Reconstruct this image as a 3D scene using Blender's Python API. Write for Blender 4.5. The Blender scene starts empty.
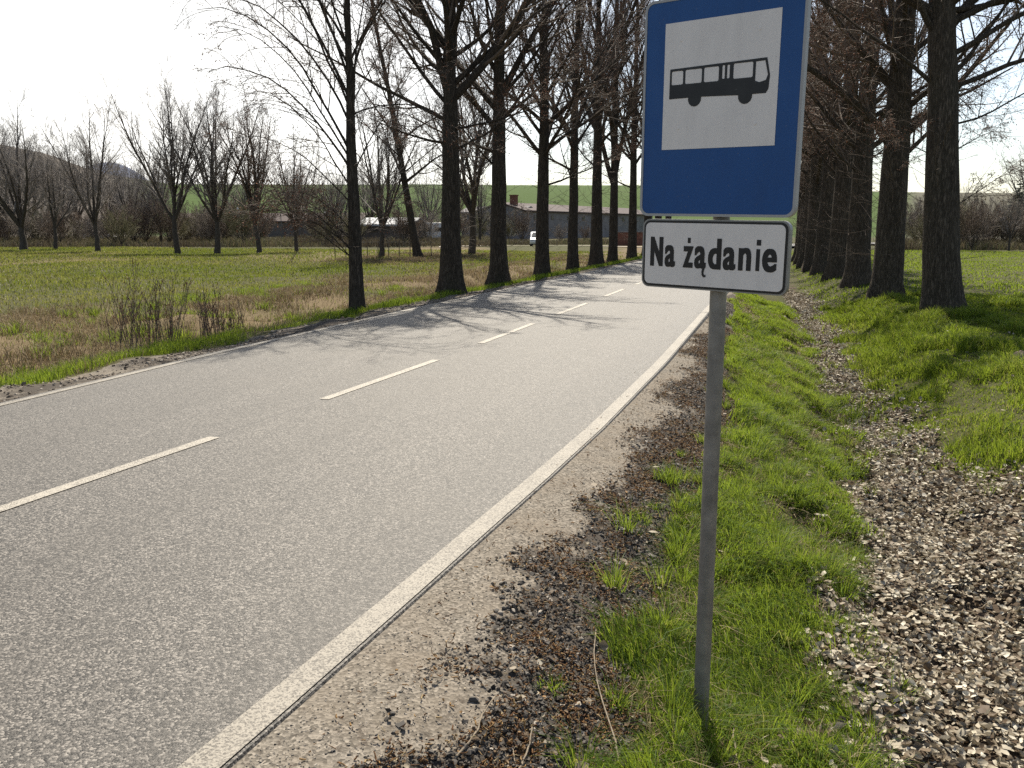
import bpy, math, random
import numpy as np
from math import radians, sin, cos, pi
rng = np.random.default_rng(11)
random.seed(5)
scene = bpy.context.scene
COL = scene.collection

# ------------------------------------------------------------------ helpers
def link(o, parent=None):
    COL.objects.link(o)
    if parent is not None:
        o.parent = parent
    return o

def tag(o, label=None, cat=None, group=None, kind=None):
    if label: o['label'] = label
    if cat: o['category'] = cat
    if group: o['group'] = group
    if kind: o['kind'] = kind
    return o

def empty(name, loc=(0, 0, 0), rz=0.0):
    o = bpy.data.objects.new(name, None)
    o.empty_display_size = 0.2
    o.location = loc
    o.rotation_euler = (0, 0, rz)
    return link(o)

def mesh_np(name, V, F, mats, smooth=False, midx=None, attr=None):
    """V (n,3); F (m,3) or (m,4) array or list of such arrays"""
    Fs = F if isinstance(F, list) else [F]
    Fs = [np.asarray(f, dtype=np.int32) for f in Fs if len(f)]
    me = bpy.data.meshes.new(name)
    V = np.asarray(V, dtype=np.float32)
    me.vertices.add(len(V)); me.vertices.foreach_set('co', V.ravel())
    loops = np.concatenate([f.ravel() for f in Fs])
    tot = np.concatenate([np.full(len(f), f.shape[1], np.int32) for f in Fs])
    st = np.concatenate([[0], np.cumsum(tot)[:-1]]).astype(np.int32)
    me.loops.add(len(loops)); me.loops.foreach_set('vertex_index', loops)
    me.polygons.add(len(tot)); me.polygons.foreach_set('loop_start', st)
    me.polygons.foreach_set('loop_total', tot)
    if smooth:
        me.polygons.foreach_set('use_smooth', np.ones(len(tot), bool))
    for m in (mats if isinstance(mats, (list, tuple)) else [mats]):
        me.materials.append(m)
    if midx is not None:
        me.polygons.foreach_set('material_index', np.asarray(midx, np.int32))
    if attr:
        for k, a in attr.items():
            at = me.attributes.new(k, 'FLOAT', 'POINT')
            at.data.foreach_set('value', np.asarray(a, np.float32))
    me.update(calc_edges=True)
    return me

def obj(name, me, parent=None, loc=None, rz=None):
    o = bpy.data.objects.new(name, me)
    link(o, parent)
    if loc is not None: o.location = loc
    if rz is not None: o.rotation_euler = (0, 0, rz)
    return o

class MB:
    """small mesh collector: boxes, prisms, tubes"""
    def __init__(s): s.v = []; s.f = []
    def add(s, V, F):
        b = len(s.v); s.v += [tuple(p) for p in V]; s.f += [tuple(b + i for i in f) for f in F]
    def box(s, c, d, rz=0.0):
        x, y, z = [k / 2 for k in d]
        cz, sz = cos(rz), sin(rz)
        V = []
        for a, b, e in [(-x,-y,-z),(x,-y,-z),(x,y,-z),(-x,y,-z),(-x,-y,z),(x,-y,z),(x,y,z),(-x,y,z)]:
            V.append((c[0]+a*cz-b*sz, c[1]+a*sz+b*cz, c[2]+e))
        s.add(V, [(0,3,2,1),(4,5,6,7),(0,1,5,4),(1,2,6,5),(2,3,7,6),(3,0,4,7)])
    def prism(s, poly, y0, y1):
        """poly in XZ, counter-clockwise seen from -Y; extruded y0..y1"""
        n = len(poly)
        V = [(p[0], y0, p[1]) for p in poly] + [(p[0], y1, p[1]) for p in poly]
        F = [tuple(range(n)), tuple(range(2*n-1, n-1, -1))]
        for i in range(n):
            j = (i+1) % n
            F.append((i, i+n, j+n, j))
        s.add(V, F)
    def tube(s, P, R, n=8, cap=True):
        P = np.asarray(P, float)[None]; R = np.asarray(R, float)[None]
        V, F = tubes(P, R, n)
        s.add(V.tolist(), F.tolist())
        if cap:
            b = len(s.v) - len(V)
            s.f.append(tuple(b + i for i in range(n))[::-1])
            s.f.append(tuple(b + len(V) - n + i for i in range(n)))
    def build(s, name, mat, parent=None, smooth=False, bevel=0.0, **k):
        me = bpy.data.meshes.new(name)
        me.from_pydata(s.v, [], s.f)
        for m in (mat if isinstance(mat, (list, tuple)) else [mat]): me.materials.append(m)
        if smooth: me.shade_smooth()
        me.update()
        o = obj(name, me, parent, **k)
        if bevel:
            b = o.modifiers.new('bevel', 'BEVEL'); b.width = bevel; b.segments = 2; b.limit_method = 'ANGLE'
        return o

def tubes(P, R, sides):
    """P (N,n,3), R (N,n) -> verts, quads"""
    N, n, _ = P.shape
    T = np.gradient(P, axis=1)
    T /= np.linalg.norm(T, axis=2, keepdims=True) + 1e-9
    md = T.mean(axis=1)
    ref = np.zeros((N, 3)); ref[np.arange(N), np.abs(md).argmin(axis=1)] = 1
    A = np.cross(T, ref[:, None, :]); A /= np.linalg.norm(A, axis=2, keepdims=True) + 1e-9
    B = np.cross(T, A)
    th = np.arange(sides) / sides * 2 * pi
    V = P[:, :, None, :] + R[:, :, None, None] * (A[:, :, None, :] * np.cos(th)[:, None] + B[:, :, None, :] * np.sin(th)[:, None])
    idx = np.arange(N * n * sides).reshape(N, n, sides)
    a = idx[:, :-1]; b = idx[:, 1:]
    F = np.stack([a, np.roll(a, -1, 2), np.roll(b, -1, 2), b], axis=-1).reshape(-1, 4)
    return V.reshape(-1, 3), F

class VN:
    """tileless value noise"""
    def __init__(s, seed): s.t = np.random.default_rng(seed).random((256, 256))
    def __call__(s, x, y):
        xi = np.floor(x).astype(int); yi = np.floor(y).astype(int)
        fx = x - xi; fy = y - yi
        fx = fx*fx*(3-2*fx); fy = fy*fy*(3-2*fy)
        t = s.t
        g = lambda i, j: t[i & 255, j & 255]
        return (g(xi, yi)*(1-fx)+g(xi+1, yi)*fx)*(1-fy) + (g(xi, yi+1)*(1-fx)+g(xi+1, yi+1)*fx)*fy
vn1, vn2, vn3, vn4 = VN(1), VN(2), VN(3), VN(4)
def sstep(a, b, x):
    t = np.clip((x - a) / (b - a), 0, 1); return t*t*(3-2*t)

# ------------------------------------------------------------------ materials
def new_mat(name):
    m = bpy.data.materials.new(name); m.use_nodes = True
    nt = m.node_tree; nt.nodes.clear()
    out = nt.nodes.new('ShaderNodeOutputMaterial')
    return m, nt, out
def node(nt, typ, **k):
    n = nt.nodes.new(typ)
    for a, v in k.items():
        if a in n.inputs: n.inputs[a].default_value = v
        else: setattr(n, a, v)
    return n
def principled(nt, out, rough=0.7, spec=0.3, metal=0.0):
    p = nt.nodes.new('ShaderNodeBsdfPrincipled')
    p.inputs['Roughness'].default_value = rough
    p.inputs['Specular IOR Level'].default_value = spec
    p.inputs['Metallic'].default_value = metal
    nt.links.new(p.outputs[0], out.inputs[0])
    return p
def c4(c): return (c[0], c[1], c[2], 1)
def ramp(nt, fac, stops):
    r = nt.nodes.new('ShaderNodeValToRGB')
    e = r.color_ramp.elements
    while len(e) > 1: e.remove(e[-1])
    e[0].position = stops[0][0]; e[0].color = c4(stops[0][1])
    for p, c in stops[1:]:
        x = e.new(p); x.color = c4(c)
    nt.links.new(fac, r.inputs[0])
    return r.outputs[0]
def noise(nt, vec, scale, detail=3, rough=0.55):
    n = node(nt, 'ShaderNodeTexNoise', Scale=scale, Detail=detail, Roughness=rough)
    if vec is not None: nt.links.new(vec, n.inputs['Vector'])
    return n.outputs['Fac']
def mixc(nt, fac, a, b):
    m = nt.nodes.new('ShaderNodeMix'); m.data_type = 'RGBA'
    for i, s in ((0, fac), (6, a), (7, b)):
        if isinstance(s, (int, float)): m.inputs[i].default_value = s
        elif isinstance(s, tuple): m.inputs[i].default_value = c4(s)
        else: nt.links.new(s, m.inputs[i])
    return m.outputs[2]
def math_(nt, op, a, b=0.0, clamp=False):
    m = nt.nodes.new('ShaderNodeMath'); m.operation = op; m.use_clamp = clamp
    for i, s in ((0, a), (1, b)):
        if isinstance(s, (int, float)): m.inputs[i].default_value = s
        else: nt.links.new(s, m.inputs[i])
    return m.outputs[0]
def maprange(nt, v, a, b, c=0.0, d=1.0):
    m = nt.nodes.new('ShaderNodeMapRange'); m.clamp = True
    nt.links.new(v, m.inputs[0])
    for i, x in zip((1, 2, 3, 4), (a, b, c, d)): m.inputs[i].default_value = x
    return m.outputs[0]
def texco(nt, which='Object', scale=None):
    t = nt.nodes.new('ShaderNodeTexCoord').outputs[which]
    if scale:
        mp = nt.nodes.new('ShaderNodeMapping'); mp.inputs['Scale'].default_value = scale
        nt.links.new(t, mp.inputs['Vector']); t = mp.outputs[0]
    return t
def bump(nt, h, bsdf, strength=0.5, dist=0.02):
    b = node(nt, 'ShaderNodeBump', Strength=strength, Distance=dist)
    nt.links.new(h, b.inputs['Height']); nt.links.new(b.outputs[0], bsdf.inputs['Normal'])

def simple_mat(name, c, rough=0.6, spec=0.3, var=0.15, scale=6, metal=0.0, bmp=0.0):
    m, nt, out = new_mat(name)
    p = principled(nt, out, rough, spec, metal)
    v = texco(nt)
    n = noise(nt, v, scale, 5)
    lo = tuple(k*(1-var) for k in c); hi = tuple(min(1, k*(1+var)) for k in c)
    nt.links.new(ramp(nt, n, [(0.3, lo), (0.7, hi)]), p.inputs['Base Color'])
    if bmp: bump(nt, noise(nt, v, scale*6, 4), p, bmp, 0.01)
    return m

def bark_mat(name, lo, hi, moss=(0.055, 0.065, 0.03), mossamt=0.25):
    m, nt, out = new_mat(name)
    p = principled(nt, out, 0.9, 0.15)
    v = texco(nt, 'Object', (11, 11, 1.5))
    n1 = noise(nt, v, 1.5, 7, 0.7)
    n2 = noise(nt, texco(nt, 'Object', (30, 30, 7)), 1.4, 4, 0.6)
    ridg = math_(nt, 'ABSOLUTE', math_(nt, 'SUBTRACT', noise(nt, v, 2.6, 4, 0.6), 0.5))
    ridg = maprange(nt, ridg, 0.0, 0.16)
    hsum = math_(nt, 'ADD', math_(nt, 'MULTIPLY', ridg, 0.45), math_(nt, 'ADD', math_(nt, 'MULTIPLY', n1, 0.55), math_(nt, 'MULTIPLY', n2, 0.2)))
    col = ramp(nt, hsum, [(0.35, lo), (0.95, hi)])
    big = noise(nt, texco(nt, 'Object', (1, 1, 0.5)), 1.4, 4)
    col = mixc(nt, maprange(nt, big, 0.52, 0.75, 0, mossamt), col, moss)
    nt.links.new(col, p.inputs['Base Color'])
    bump(nt, hsum, p, 0.9, 0.035)
    return m

def twig_mat(name, lo, hi):
    m, nt, out = new_mat(name)
    p = principled(nt, out, 0.75, 0.3)
    n = noise(nt, texco(nt), 0.9, 3)
    nt.links.new(ramp(nt, n, [(0.3, lo), (0.7, hi)]), p.inputs['Base Color'])
    return m

def blade_mat(name, cols, transl=0.45, rough=0.5):
    """cols: ramp stops over per-blade attribute 'tint'"""
    m, nt, out = new_mat(name)
    a = node(nt, 'ShaderNodeAttribute', attribute_name='tint')
    col = ramp(nt, a.outputs['Fac'], cols)
    p = nt.nodes.new('ShaderNodeBsdfPrincipled')
    p.inputs['Roughness'].default_value = rough; p.inputs['Specular IOR Level'].default_value = 0.18
    nt.links.new(col, p.inputs['Base Color'])
    t = nt.nodes.new('ShaderNodeBsdfTranslucent')
    nt.links.new(mixc(nt, 0.5, col, (0.27, 0.33, 0.03)) if transl > 0.3 else col, t.inputs['Color'])
    mx = nt.nodes.new('ShaderNodeMixShader'); mx.inputs[0].default_value = transl
    nt.links.new(p.outputs[0], mx.inputs[1]); nt.links.new(t.outputs[0], mx.inputs[2])
    nt.links.new(mx.outputs[0], out.inputs[0])
    return m

M = {}
M['bark'] = bark_mat('alley bark', (0.026, 0.021, 0.016), (0.125, 0.102, 0.078))
M['bark_right'] = bark_mat('right row bark', (0.032, 0.026, 0.019), (0.165, 0.132, 0.100), mossamt=0.15)
M['bark_far'] = bark_mat('meadow tree bark', (0.045, 0.038, 0.031), (0.15, 0.128, 0.105))
M['twig'] = twig_mat('brown twigs', (0.065, 0.050, 0.038), (0.150, 0.115, 0.086))
M['twig_red'] = twig_mat('reddish twigs', (0.100, 0.074, 0.055), (0.19, 0.142, 0.108))
M['twig_grey'] = twig_mat('grey twigs', (0.145, 0.126, 0.112), (0.27, 0.24, 0.215))
M['twig_olive'] = twig_mat('olive twigs', (0.12, 0.112, 0.058), (0.21, 0.19, 0.105))
M['twig_pale'] = twig_mat('pale far twigs', (0.150, 0.126, 0.104), (0.26, 0.222, 0.188))  # twig brown made paler, so thicket haze is painted into the colour
M['bud'] = simple_mat('red brown catkin', (0.20, 0.085, 0.045), 0.7, 0.2, 0.4, 3)
M['grass'] = blade_mat('verge grass', [(0.0, (0.045, 0.085, 0.010)), (0.45, (0.085, 0.150, 0.016)), (0.85, (0.14, 0.205, 0.028)), (1.0, (0.30, 0.24, 0.10))], 0.55)
M['lawn'] = blade_mat('lawn grass', [(0.0, (0.055, 0.098, 0.010)), (0.5, (0.105, 0.165, 0.016)), (0.92, (0.16, 0.22, 0.028)), (1.0, (0.30, 0.24, 0.10))], 0.55)
M['dry'] = blade_mat('dry grass', [(0.0, (0.10, 0.075, 0.040)), (0.5, (0.20, 0.150, 0.085)), (1.0, (0.33, 0.26, 0.155))], 0.28, 0.7)
M['meadow'] = blade_mat('meadow grass', [(0.0, (0.050, 0.072, 0.014)), (0.45, (0.095, 0.118, 0.026)), (0.68, (0.16, 0.145, 0.05)), (1.0, (0.27, 0.205, 0.105))], 0.4)
M['leaf'] = blade_mat('dead leaves', [(0.0, (0.07, 0.045, 0.028)), (0.35, (0.165, 0.125, 0.082)), (0.7, (0.37, 0.325, 0.245)), (1.0, (0.57, 0.525, 0.425))], 0.12, 0.6)
M['stone'] = blade_mat('dark gravel', [(0.0, (0.030, 0.026, 0.022)), (0.5, (0.085, 0.077, 0.068)), (0.85, (0.18, 0.16, 0.135)), (1.0, (0.34, 0.30, 0.25))], 0.0, 0.7)
M['chaff'] = blade_mat('fallen catkins', [(0.0, (0.070, 0.034, 0.018)), (0.45, (0.17, 0.085, 0.034)), (0.8, (0.30, 0.18, 0.07)), (1.0, (0.40, 0.31, 0.17))], 0.15, 0.7)
M['clod'] = blade_mat('soil clods', [(0.0, (0.055, 0.044, 0.034)), (0.8, (0.16, 0.13, 0.10)), (1.0, (0.36, 0.32, 0.27))], 0.0, 0.9)
M['stick'] = simple_mat('pale dead stick', (0.22, 0.18, 0.13), 0.8, 0.2, 0.3, 25, bmp=0.4)

# ------------------------------------------------------------------ road alignment (metres; +Y runs along the avenue)
RX = np.array([(-40,-2.9),(-5,-1.95),(0,-1.74),(2.04,-1.66),(2.5,-1.625),(3.16,-1.58),(3.86,-1.535),(4.87,-1.47),(5.2,-1.445),(7.04,-1.34),(10.7,-1.215),(16.8,-1.11),(30,-0.88),(50,-0.45),(70,-0.1)])
CX = np.array([(-40,-5.8),(-5,-4.62),(0,-4.42),(3.9,-4.26),(5.8,-4.12),(7.2,-4.04),(10,-3.88),(14,-3.76),(18,-3.66),(30,-3.42),(50,-3.05),(70,-2.75)])
LX = np.array([(-40,-7.6),(-5,-6.95),(0,-6.9),(6.4,-6.9),(9.6,-6.97),(12,-6.93),(16,-6.86),(24,-6.6),(31,-6.3),(43,-5.9),(60,-5.55),(70,-5.4)])
fR = lambda Y: np.interp(Y, RX[:,0], RX[:,1])      # left rim of the painted edge line
fC = lambda Y: np.interp(Y, CX[:,0], CX[:,1])
fL = lambda Y: np.interp(Y, LX[:,0], LX[:,1])

# terrain profile across the avenue: X relative offsets on both sides
RP = np.array([(-1.10,0.0),(-0.80,-0.03),(-0.55,-0.09),(-0.34,-0.18),(-0.15,-0.285),(0.1,-0.36),(0.5,-0.48),(0.78,-0.64),(1.0,-0.69),(1.5,-0.68),(2.0,-0.55),(2.6,-0.30),(3.2,-0.17),(5,-0.15),(60,-0.15)])
LP = np.array([(-60,-0.32),(-13,-0.32),(-11.2,-0.36),(-10.2,-0.55),(-9.5,-0.50),(-8.8,-0.26),(-8.2,-0.09),(-7.5,-0.03),(-7.0,0.0)])
# ridge of the far hill, by image column of the photograph turned into a compass bearing
cam_pitch, cam_yaw = radians(10.1657), radians(15.9732)
F_PX = 870.0
def bearing(px): return np.arctan((px - 512) / F_PX) - cam_yaw           # from +Y towards +X
RIDGE = [(-900,150,420),(-300,146,420),(-60,143,420),(20,150,420),(60,158,410),(110,176,400),(180,186.5,360),(420,186.5,340),(640,187.5,330),(820,193,330),(1024,195,330),(1500,200,330)]
RB = np.array([bearing(r[0]) for r in RIDGE])
RE = np.array([(228 - r[1]) / F_PX * np.cos(np.arctan((r[0]-512)/F_PX)) for r in RIDGE])   # tan of elevation
RD = np.array([r[2] for r in RIDGE], float)

def terrain(X, Y, detail=True):
    X = np.asarray(X, float); Y = np.asarray(Y, float)
    Yc = np.clip(Y, -40, 70)
    # shift the profile with the road edges, fading out with Y
    sR = np.where(X > -4, (fR(Yc) + 1.18) * 0.6 * sstep(1.2, -1.0, X), 0)
    zr = np.interp(X - sR, RP[:,0], RP[:,1])
    sL = (fL(Yc) + 6.9) * sstep(-11, -7.5, X)
    zl = np.interp(X - sL, LP[:,0], LP[:,1])
    z = np.where(X > -4, zr, zl)
    road = (X < fR(Yc) - 0.30) & (X > fL(Yc) + 0.30)
    z = np.where(road, -0.10, z)
    off = sstep(0.0, 0.5, X - fR(Yc) - 0.15) + sstep(0.0, 0.5, fL(Yc) - 0.1 - X)
    # far end: ditches level out
    e = sstep(60, 90, Y)
    z = z * (1-e) + (-0.18) * e
    r = np.hypot(X, Y); b = np.arctan2(X, Y)
    if detail:
        near = sstep(90, 30, r)
        z = z + off * near * ((vn1(X*1.3, Y*1.1) - 0.5) * 0.10 + (vn2(X*4.1, Y*3.7) - 0.5) * 0.05) * sstep(-0.2, 0.8, np.abs(X + 4) - 2.9)
        z = z + off * sstep(14, 7, r) * (vn3(X*14, Y*13) - 0.5) * 0.025
        z = z + off * sstep(26, 14, r) * sstep(-0.5, -0.1, X) * sstep(3.4, 2.2, X) * (vn4(X*3.0+7, Y*2.1) - 0.5) * 0.15
        z = z + sstep(-8.3, -9.2, X) * sstep(-14, -11, X) * near * (vn4(X*0.7+2, Y*0.45) - 0.5) * 0.5
        z = z + sstep(-12, -20, X) * (vn2(X*0.12, Y*0.12) - 0.5) * 0.25 * sstep(120, 80, r)
        z = z + sstep(6, 12, X) * (vn2(X*0.2, Y*0.2) - 0.5) * 0.16 * sstep(120, 80, r)
    d = np.interp(b, RB, RD); el = np.interp(b, RB, RE)
    inside = sstep(-2.6, -1.3, b) * sstep(2.4, 1.3, b)
    hh = (1.65 + d * el) * inside
    t = sstep(0.58, 1.0, r / d)
    z = z * (1 - t) + hh * t - np.where(r > d, (r - d) * 0.010, 0) * inside
    # ridge far beyond on the left; its haze is painted into the ground colour
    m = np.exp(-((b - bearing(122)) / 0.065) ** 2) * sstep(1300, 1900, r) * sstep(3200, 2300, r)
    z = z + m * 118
    return z

# ------------------------------------------------------------------ ground sheet (polar grid around the place the photo was taken)
ang = np.concatenate([np.radians(np.arange(-180, -62, 3.0)), np.radians(np.arange(-62, 32, 0.28)), np.radians(np.arange(32, 180, 3.0))])
rad = [0.0]
r_ = 0.6
while r_ < 3400:
    rad.append(r_); r_ *= 1.021 if r_ > 2.2 else 1.03
rad = np.array(rad[1:])
A, Rr = np.meshgrid(ang, rad, indexing='ij')
GX = Rr * np.sin(A); GY = Rr * np.cos(A)
GZ = terrain(GX, GY)
nA, nR = A.shape
idx = np.arange(nA*nR).reshape(nA, nR)
ia = idx; ib = np.roll(idx, -1, 0)
Fq = np.stack([ia[:, :-1], ia[:, 1:], ib[:, 1:], ib[:, :-1]], -1).reshape(-1, 4)
Vg = np.stack([GX, GY, GZ], -1).reshape(-1, 3)
c0 = len(Vg)
Vg = np.vstack([Vg, [[0, 0, float(terrain(0.0, 0.0))]]])
Ft = np.stack([np.full(nA, c0), idx[:, 0], np.roll(idx[:, 0], -1)], -1)

# zone masks, in ground metres
LITL = np.array([(0,-0.3),(2,0.02),(3.49,0.35),(5.29,0.60),(7.36,0.74),(10.6,1.0),(15.4,1.0),(24.9,0.89),(32,0.80),(60,0.9)])
LITR = np.array([(0,3.4),(5.5,2.85),(7.6,2.35),(9.0,1.85),(9.56,1.69),(12.5,1.66),(19.8,1.72),(28,1.55),(36,1.2),(60,1.0)])
GRL = np.array([(0,-0.30),(2.7,-0.32),(3.1,-0.36),(3.6,-0.44),(3.95,-0.33),(4.75,-0.42),(5.7,-0.52),(6.4,-0.33),(7.3,-0.24),(8.9,-0.24),(13,-0.35),(24,-0.72),(60,-0.3)])
DEB = np.array([(0,-1.0),(2.35,-0.95),(3.2,-0.88),(4.9,-0.85),(7.7,-0.82),(13.6,-0.86),(24,-0.9),(60,-0.4)])
iv = lambda T, Y: np.interp(Y, T[:,0], T[:,1])
def zone_litter(X, Y):
    n = (vn1(X*2.3+9, Y*1.6) - 0.5) * 0.55 + (vn2(X*6, Y*5) - 0.5) * 0.30 + (vn3(X*15, Y*13) - 0.5) * 0.16
    return sstep(-0.14, 0.14, X - iv(LITL, Y) + n*0.7) * sstep(-0.22, 0.22, iv(LITR, Y) - X + n*1.0) * (Y < 60)
def zone_shoulder(X, Y):
    n = (vn3(X*2.6, Y*1.7) - 0.5) * 0.35
    right = sstep(-0.06, 0.06, iv(GRL, Y) - X + n) * (X > -4)
    left = sstep(-0.10, 0.10, X - (fL(np.clip(Y,-40,70)) - 0.80) + n) * (X < -4)
    return np.maximum(right, left) * (Y < 75)
def zone_debris(X, Y):
    n = (vn4(X*2.0, Y*1.5) - 0.5) * 0.5 + (vn2(X*7, Y*6)-0.5)*0.3
    return sstep(-0.20, 0.24, X - iv(DEB, Y) + n) * zone_shoulder(X, Y) * (X > -4)
def zone_dry(X, Y):
    o = fL(np.clip(Y,-40,70)) - X      # metres left of the road edge
    n = vn1(X*0.35, Y*0.30); n2 = vn2(X*0.9+3, Y*0.8)
    near = sstep(1.1, 2.0, o + (n2-0.5)*1.2) * sstep(10.5, 6.0, o + (n-0.5)*8)
    patch = sstep(0.52, 0.72, vn3(X*0.10+4, Y*0.055)) * sstep(9, 14, o) * 0.8
    return np.clip(np.maximum(near * sstep(0.25, 0.55, n*0.5+n2*0.5+0.12), patch), 0, 1)
gx, gy = Vg[:,0], Vg[:,1]
att = {
    'litter': zone_litter(gx, gy), 'shoulder': zone_shoulder(gx, gy), 'debris': np.maximum(zone_debris(gx, gy), zone_shoulder(gx, gy)*(gx < -4)*(0.25 + 0.6*vn2(gx*2.2, gy*1.2))),
    'dry': zone_dry(gx, gy) * (gx < -5),
}
b_ = np.arctan2(gx, gy); r_g = np.hypot(gx, gy); d_ = np.interp(b_, RB, RD)
att['wooded'] = np.maximum(sstep(bearing(175), bearing(120), b_) * sstep(0.42, 0.6, r_g/d_), sstep(bearing(885), bearing(915), b_) * sstep(0.3, 0.42, r_g/d_) * 0.8)
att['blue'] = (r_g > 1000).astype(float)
att['field'] = sstep(0.52, 0.62, r_g/d_)

m, nt, out = new_mat('ground')
p = principled(nt, out, 0.95, 0.1)
v = texco(nt)
A_ = lambda nme: node(nt, 'ShaderNodeAttribute', attribute_name=nme).outputs['Fac']
nf = noise(nt, v, 60, 4, 0.7); nm = noise(nt, v, 6, 5, 0.6); nb = noise(nt, v, 0.5, 4)
green = mixc(nt, nf, (0.022, 0.024, 0.010), (0.080, 0.082, 0.030))
green = mixc(nt, maprange(nt, noise(nt, v, 14, 5, 0.7), 0.5, 0.68, 0, 0.7), green, (0.115, 0.090, 0.045))
dryc = mixc(nt, nf, (0.075, 0.055, 0.030), (0.20, 0.15, 0.085))
col = mixc(nt, A_('dry'), green, dryc)
fieldc = mixc(nt, noise(nt, texco(nt, 'Object', (1, 0.2, 1)), 0.05, 4), (0.040, 0.072, 0.014), (0.058, 0.094, 0.021))
col = mixc(nt, A_('field'), col, fieldc)
col = mixc(nt, A_('wooded'), col, mixc(nt, noise(nt, v, 0.12, 5), (0.080, 0.070, 0.060), (0.14, 0.120, 0.102)))  # brown wood tone, lightened to put distance haze into the colour
col = mixc(nt, A_('blue'), col, (0.11, 0.13, 0.19))  # bluish air haze of the far ridge, painted in as ground colour
litc = mixc(nt, nf, (0.035, 0.026, 0.018), (0.12, 0.09, 0.065))
col = mixc(nt, maprange(nt, math_(nt, 'ADD', A_('litter'), math_(nt, 'MULTIPLY', math_(nt, 'SUBTRACT', nm, 0.5), 0.6)), 0.35, 0.6), col, litc)
# gravelly shoulder: grey beige grit with specks
vo = node(nt, 'ShaderNodeTexVoronoi', Scale=85.0); nt.links.new(v, vo.inputs['Vector'])
grit = ramp(nt, vo.outputs['Color'], [(0.0, (0.060, 0.054, 0.045)), (0.5, (0.165, 0.146, 0.120)), (1.0, (0.30, 0.265, 0.22))])
grit = mixc(nt, maprange(nt, noise(nt, v, 2.5, 5), 0.4, 0.65, 0, 0.55), grit, (0.175, 0.146, 0.112))
grit = mixc(nt, maprange(nt, noise(nt, v, 22, 5, 0.7), 0.56, 0.66, 0, 0.7), grit, (0.06, 0.048, 0.038))
col = mixc(nt, maprange(nt, math_(nt, 'ADD', A_('shoulder'), math_(nt, 'MULTIPLY', math_(nt, 'SUBTRACT', nm, 0.5), 0.7)), 0.35, 0.6), col, grit)
debc = mixc(nt, nf, (0.028, 0.025, 0.022), (0.10, 0.085, 0.07))
col = mixc(nt, maprange(nt, math_(nt, 'ADD', A_('debris'), math_(nt, 'MULTIPLY', math_(nt, 'SUBTRACT', nm, 0.5), 0.8)), 0.35, 0.65), col, debc)
nt.links.new(col, p.inputs['Base Color'])
hb = math_(nt, 'ADD', math_(nt, 'MULTIPLY', nf, 0.6), vo.outputs['Distance'])
bump(nt, hb, p, 0.5, 0.006)
M['ground'] = m
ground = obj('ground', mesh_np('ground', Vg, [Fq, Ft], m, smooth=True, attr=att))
tag(ground, kind='structure')

# ------------------------------------------------------------------ road
m, nt, out = new_mat('old asphalt')
p = principled(nt, out, 0.6, 0.30)
v = texco(nt)
vo = node(nt, 'ShaderNodeTexVoronoi', Scale=130.0); nt.links.new(v, vo.inputs['Vector'])
sp_ = node(nt, 'ShaderNodeSeparateColor'); nt.links.new(vo.outputs['Color'], sp_.inputs[0])
n1 = noise(nt, v, 170, 3, 0.7)
agg = ramp(nt, math_(nt, 'ADD', math_(nt, 'MULTIPLY', sp_.outputs[0], 0.66), math_(nt, 'MULTIPLY', n1, 0.34)), [(0.22, (0.006, 0.0055, 0.005)), (0.36, (0.033, 0.030, 0.0265)), (0.52, (0.068, 0.062, 0.054)), (0.66, (0.108, 0.098, 0.086)), (0.84, (0.27, 0.245, 0.215))])
band = noise(nt, texco(nt, 'Object', (1.1, 0.035, 1)), 1.3, 3)
big = noise(nt, v, 0.8, 4)
colr = mixc(nt, maprange(nt, band, 0.40, 0.66, 0, 0.30), agg, (0.050, 0.045, 0.038))
colr = mixc(nt, maprange(nt, big, 0.5, 0.8, 0, 0.25), colr, (0.105, 0.094, 0.078))
# seam of the two paving lanes
sep = node(nt, 'ShaderNodeSeparateXYZ'); nt.links.new(node(nt, 'ShaderNodeAttribute', attribute_name='lane').outputs['Vector'], sep.inputs[0])
lane = node(nt, 'ShaderNodeAttribute', attribute_name='lane').outputs['Fac']
seamn = math_(nt, 'ADD', math_(nt, 'ABSOLUTE', lane), math_(nt, 'MULTIPLY', noise(nt, v, 9, 3), 0.02))
colr = mixc(nt, maprange(nt, seamn, 0.012, 0.026, 0.75, 0.0), colr, (0.035, 0.032, 0.03))
dv = node(nt, 'ShaderNodeVectorMath', operation='ADD')
nz = node(nt, 'ShaderNodeTexNoise', Scale=1.6, Detail=5.0); nt.links.new(v, nz.inputs['Vector'])
sc_ = node(nt, 'ShaderNodeVectorMath', operation='SCALE'); sc_.inputs['Scale'].default_value = 0.9
nt.links.new(nz.outputs['Color'], sc_.inputs[0]); nt.links.new(v, dv.inputs[0]); nt.links.new(sc_.outputs[0], dv.inputs[1])
ck = node(nt, 'ShaderNodeTexVoronoi', Scale=0.33, feature='DISTANCE_TO_EDGE'); nt.links.new(dv.outputs[0], ck.inputs['Vector'])
ckm = math_(nt, 'MULTIPLY', maprange(nt, ck.outputs['Distance'], 0.0015, 0.004, 0.6, 0.0), maprange(nt, noise(nt, v, 0.35, 3), 0.48, 0.58))
colr = mixc(nt, ckm, colr, (0.03, 0.027, 0.024))
nt.links.new(colr, p.inputs['Base Color'])
nt.links.new(maprange(nt, n1, 0.3, 0.7, 0.44, 0.66), p.inputs['Roughness'])
bump(nt, math_(nt, 'SUBTRACT', math_(nt, 'MULTIPLY', n1, 0.6), math_(nt, 'MULTIPLY', vo.outputs['Distance'], 0.8)), p, 0.6, 0.003)
M['asphalt'] = m

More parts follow.
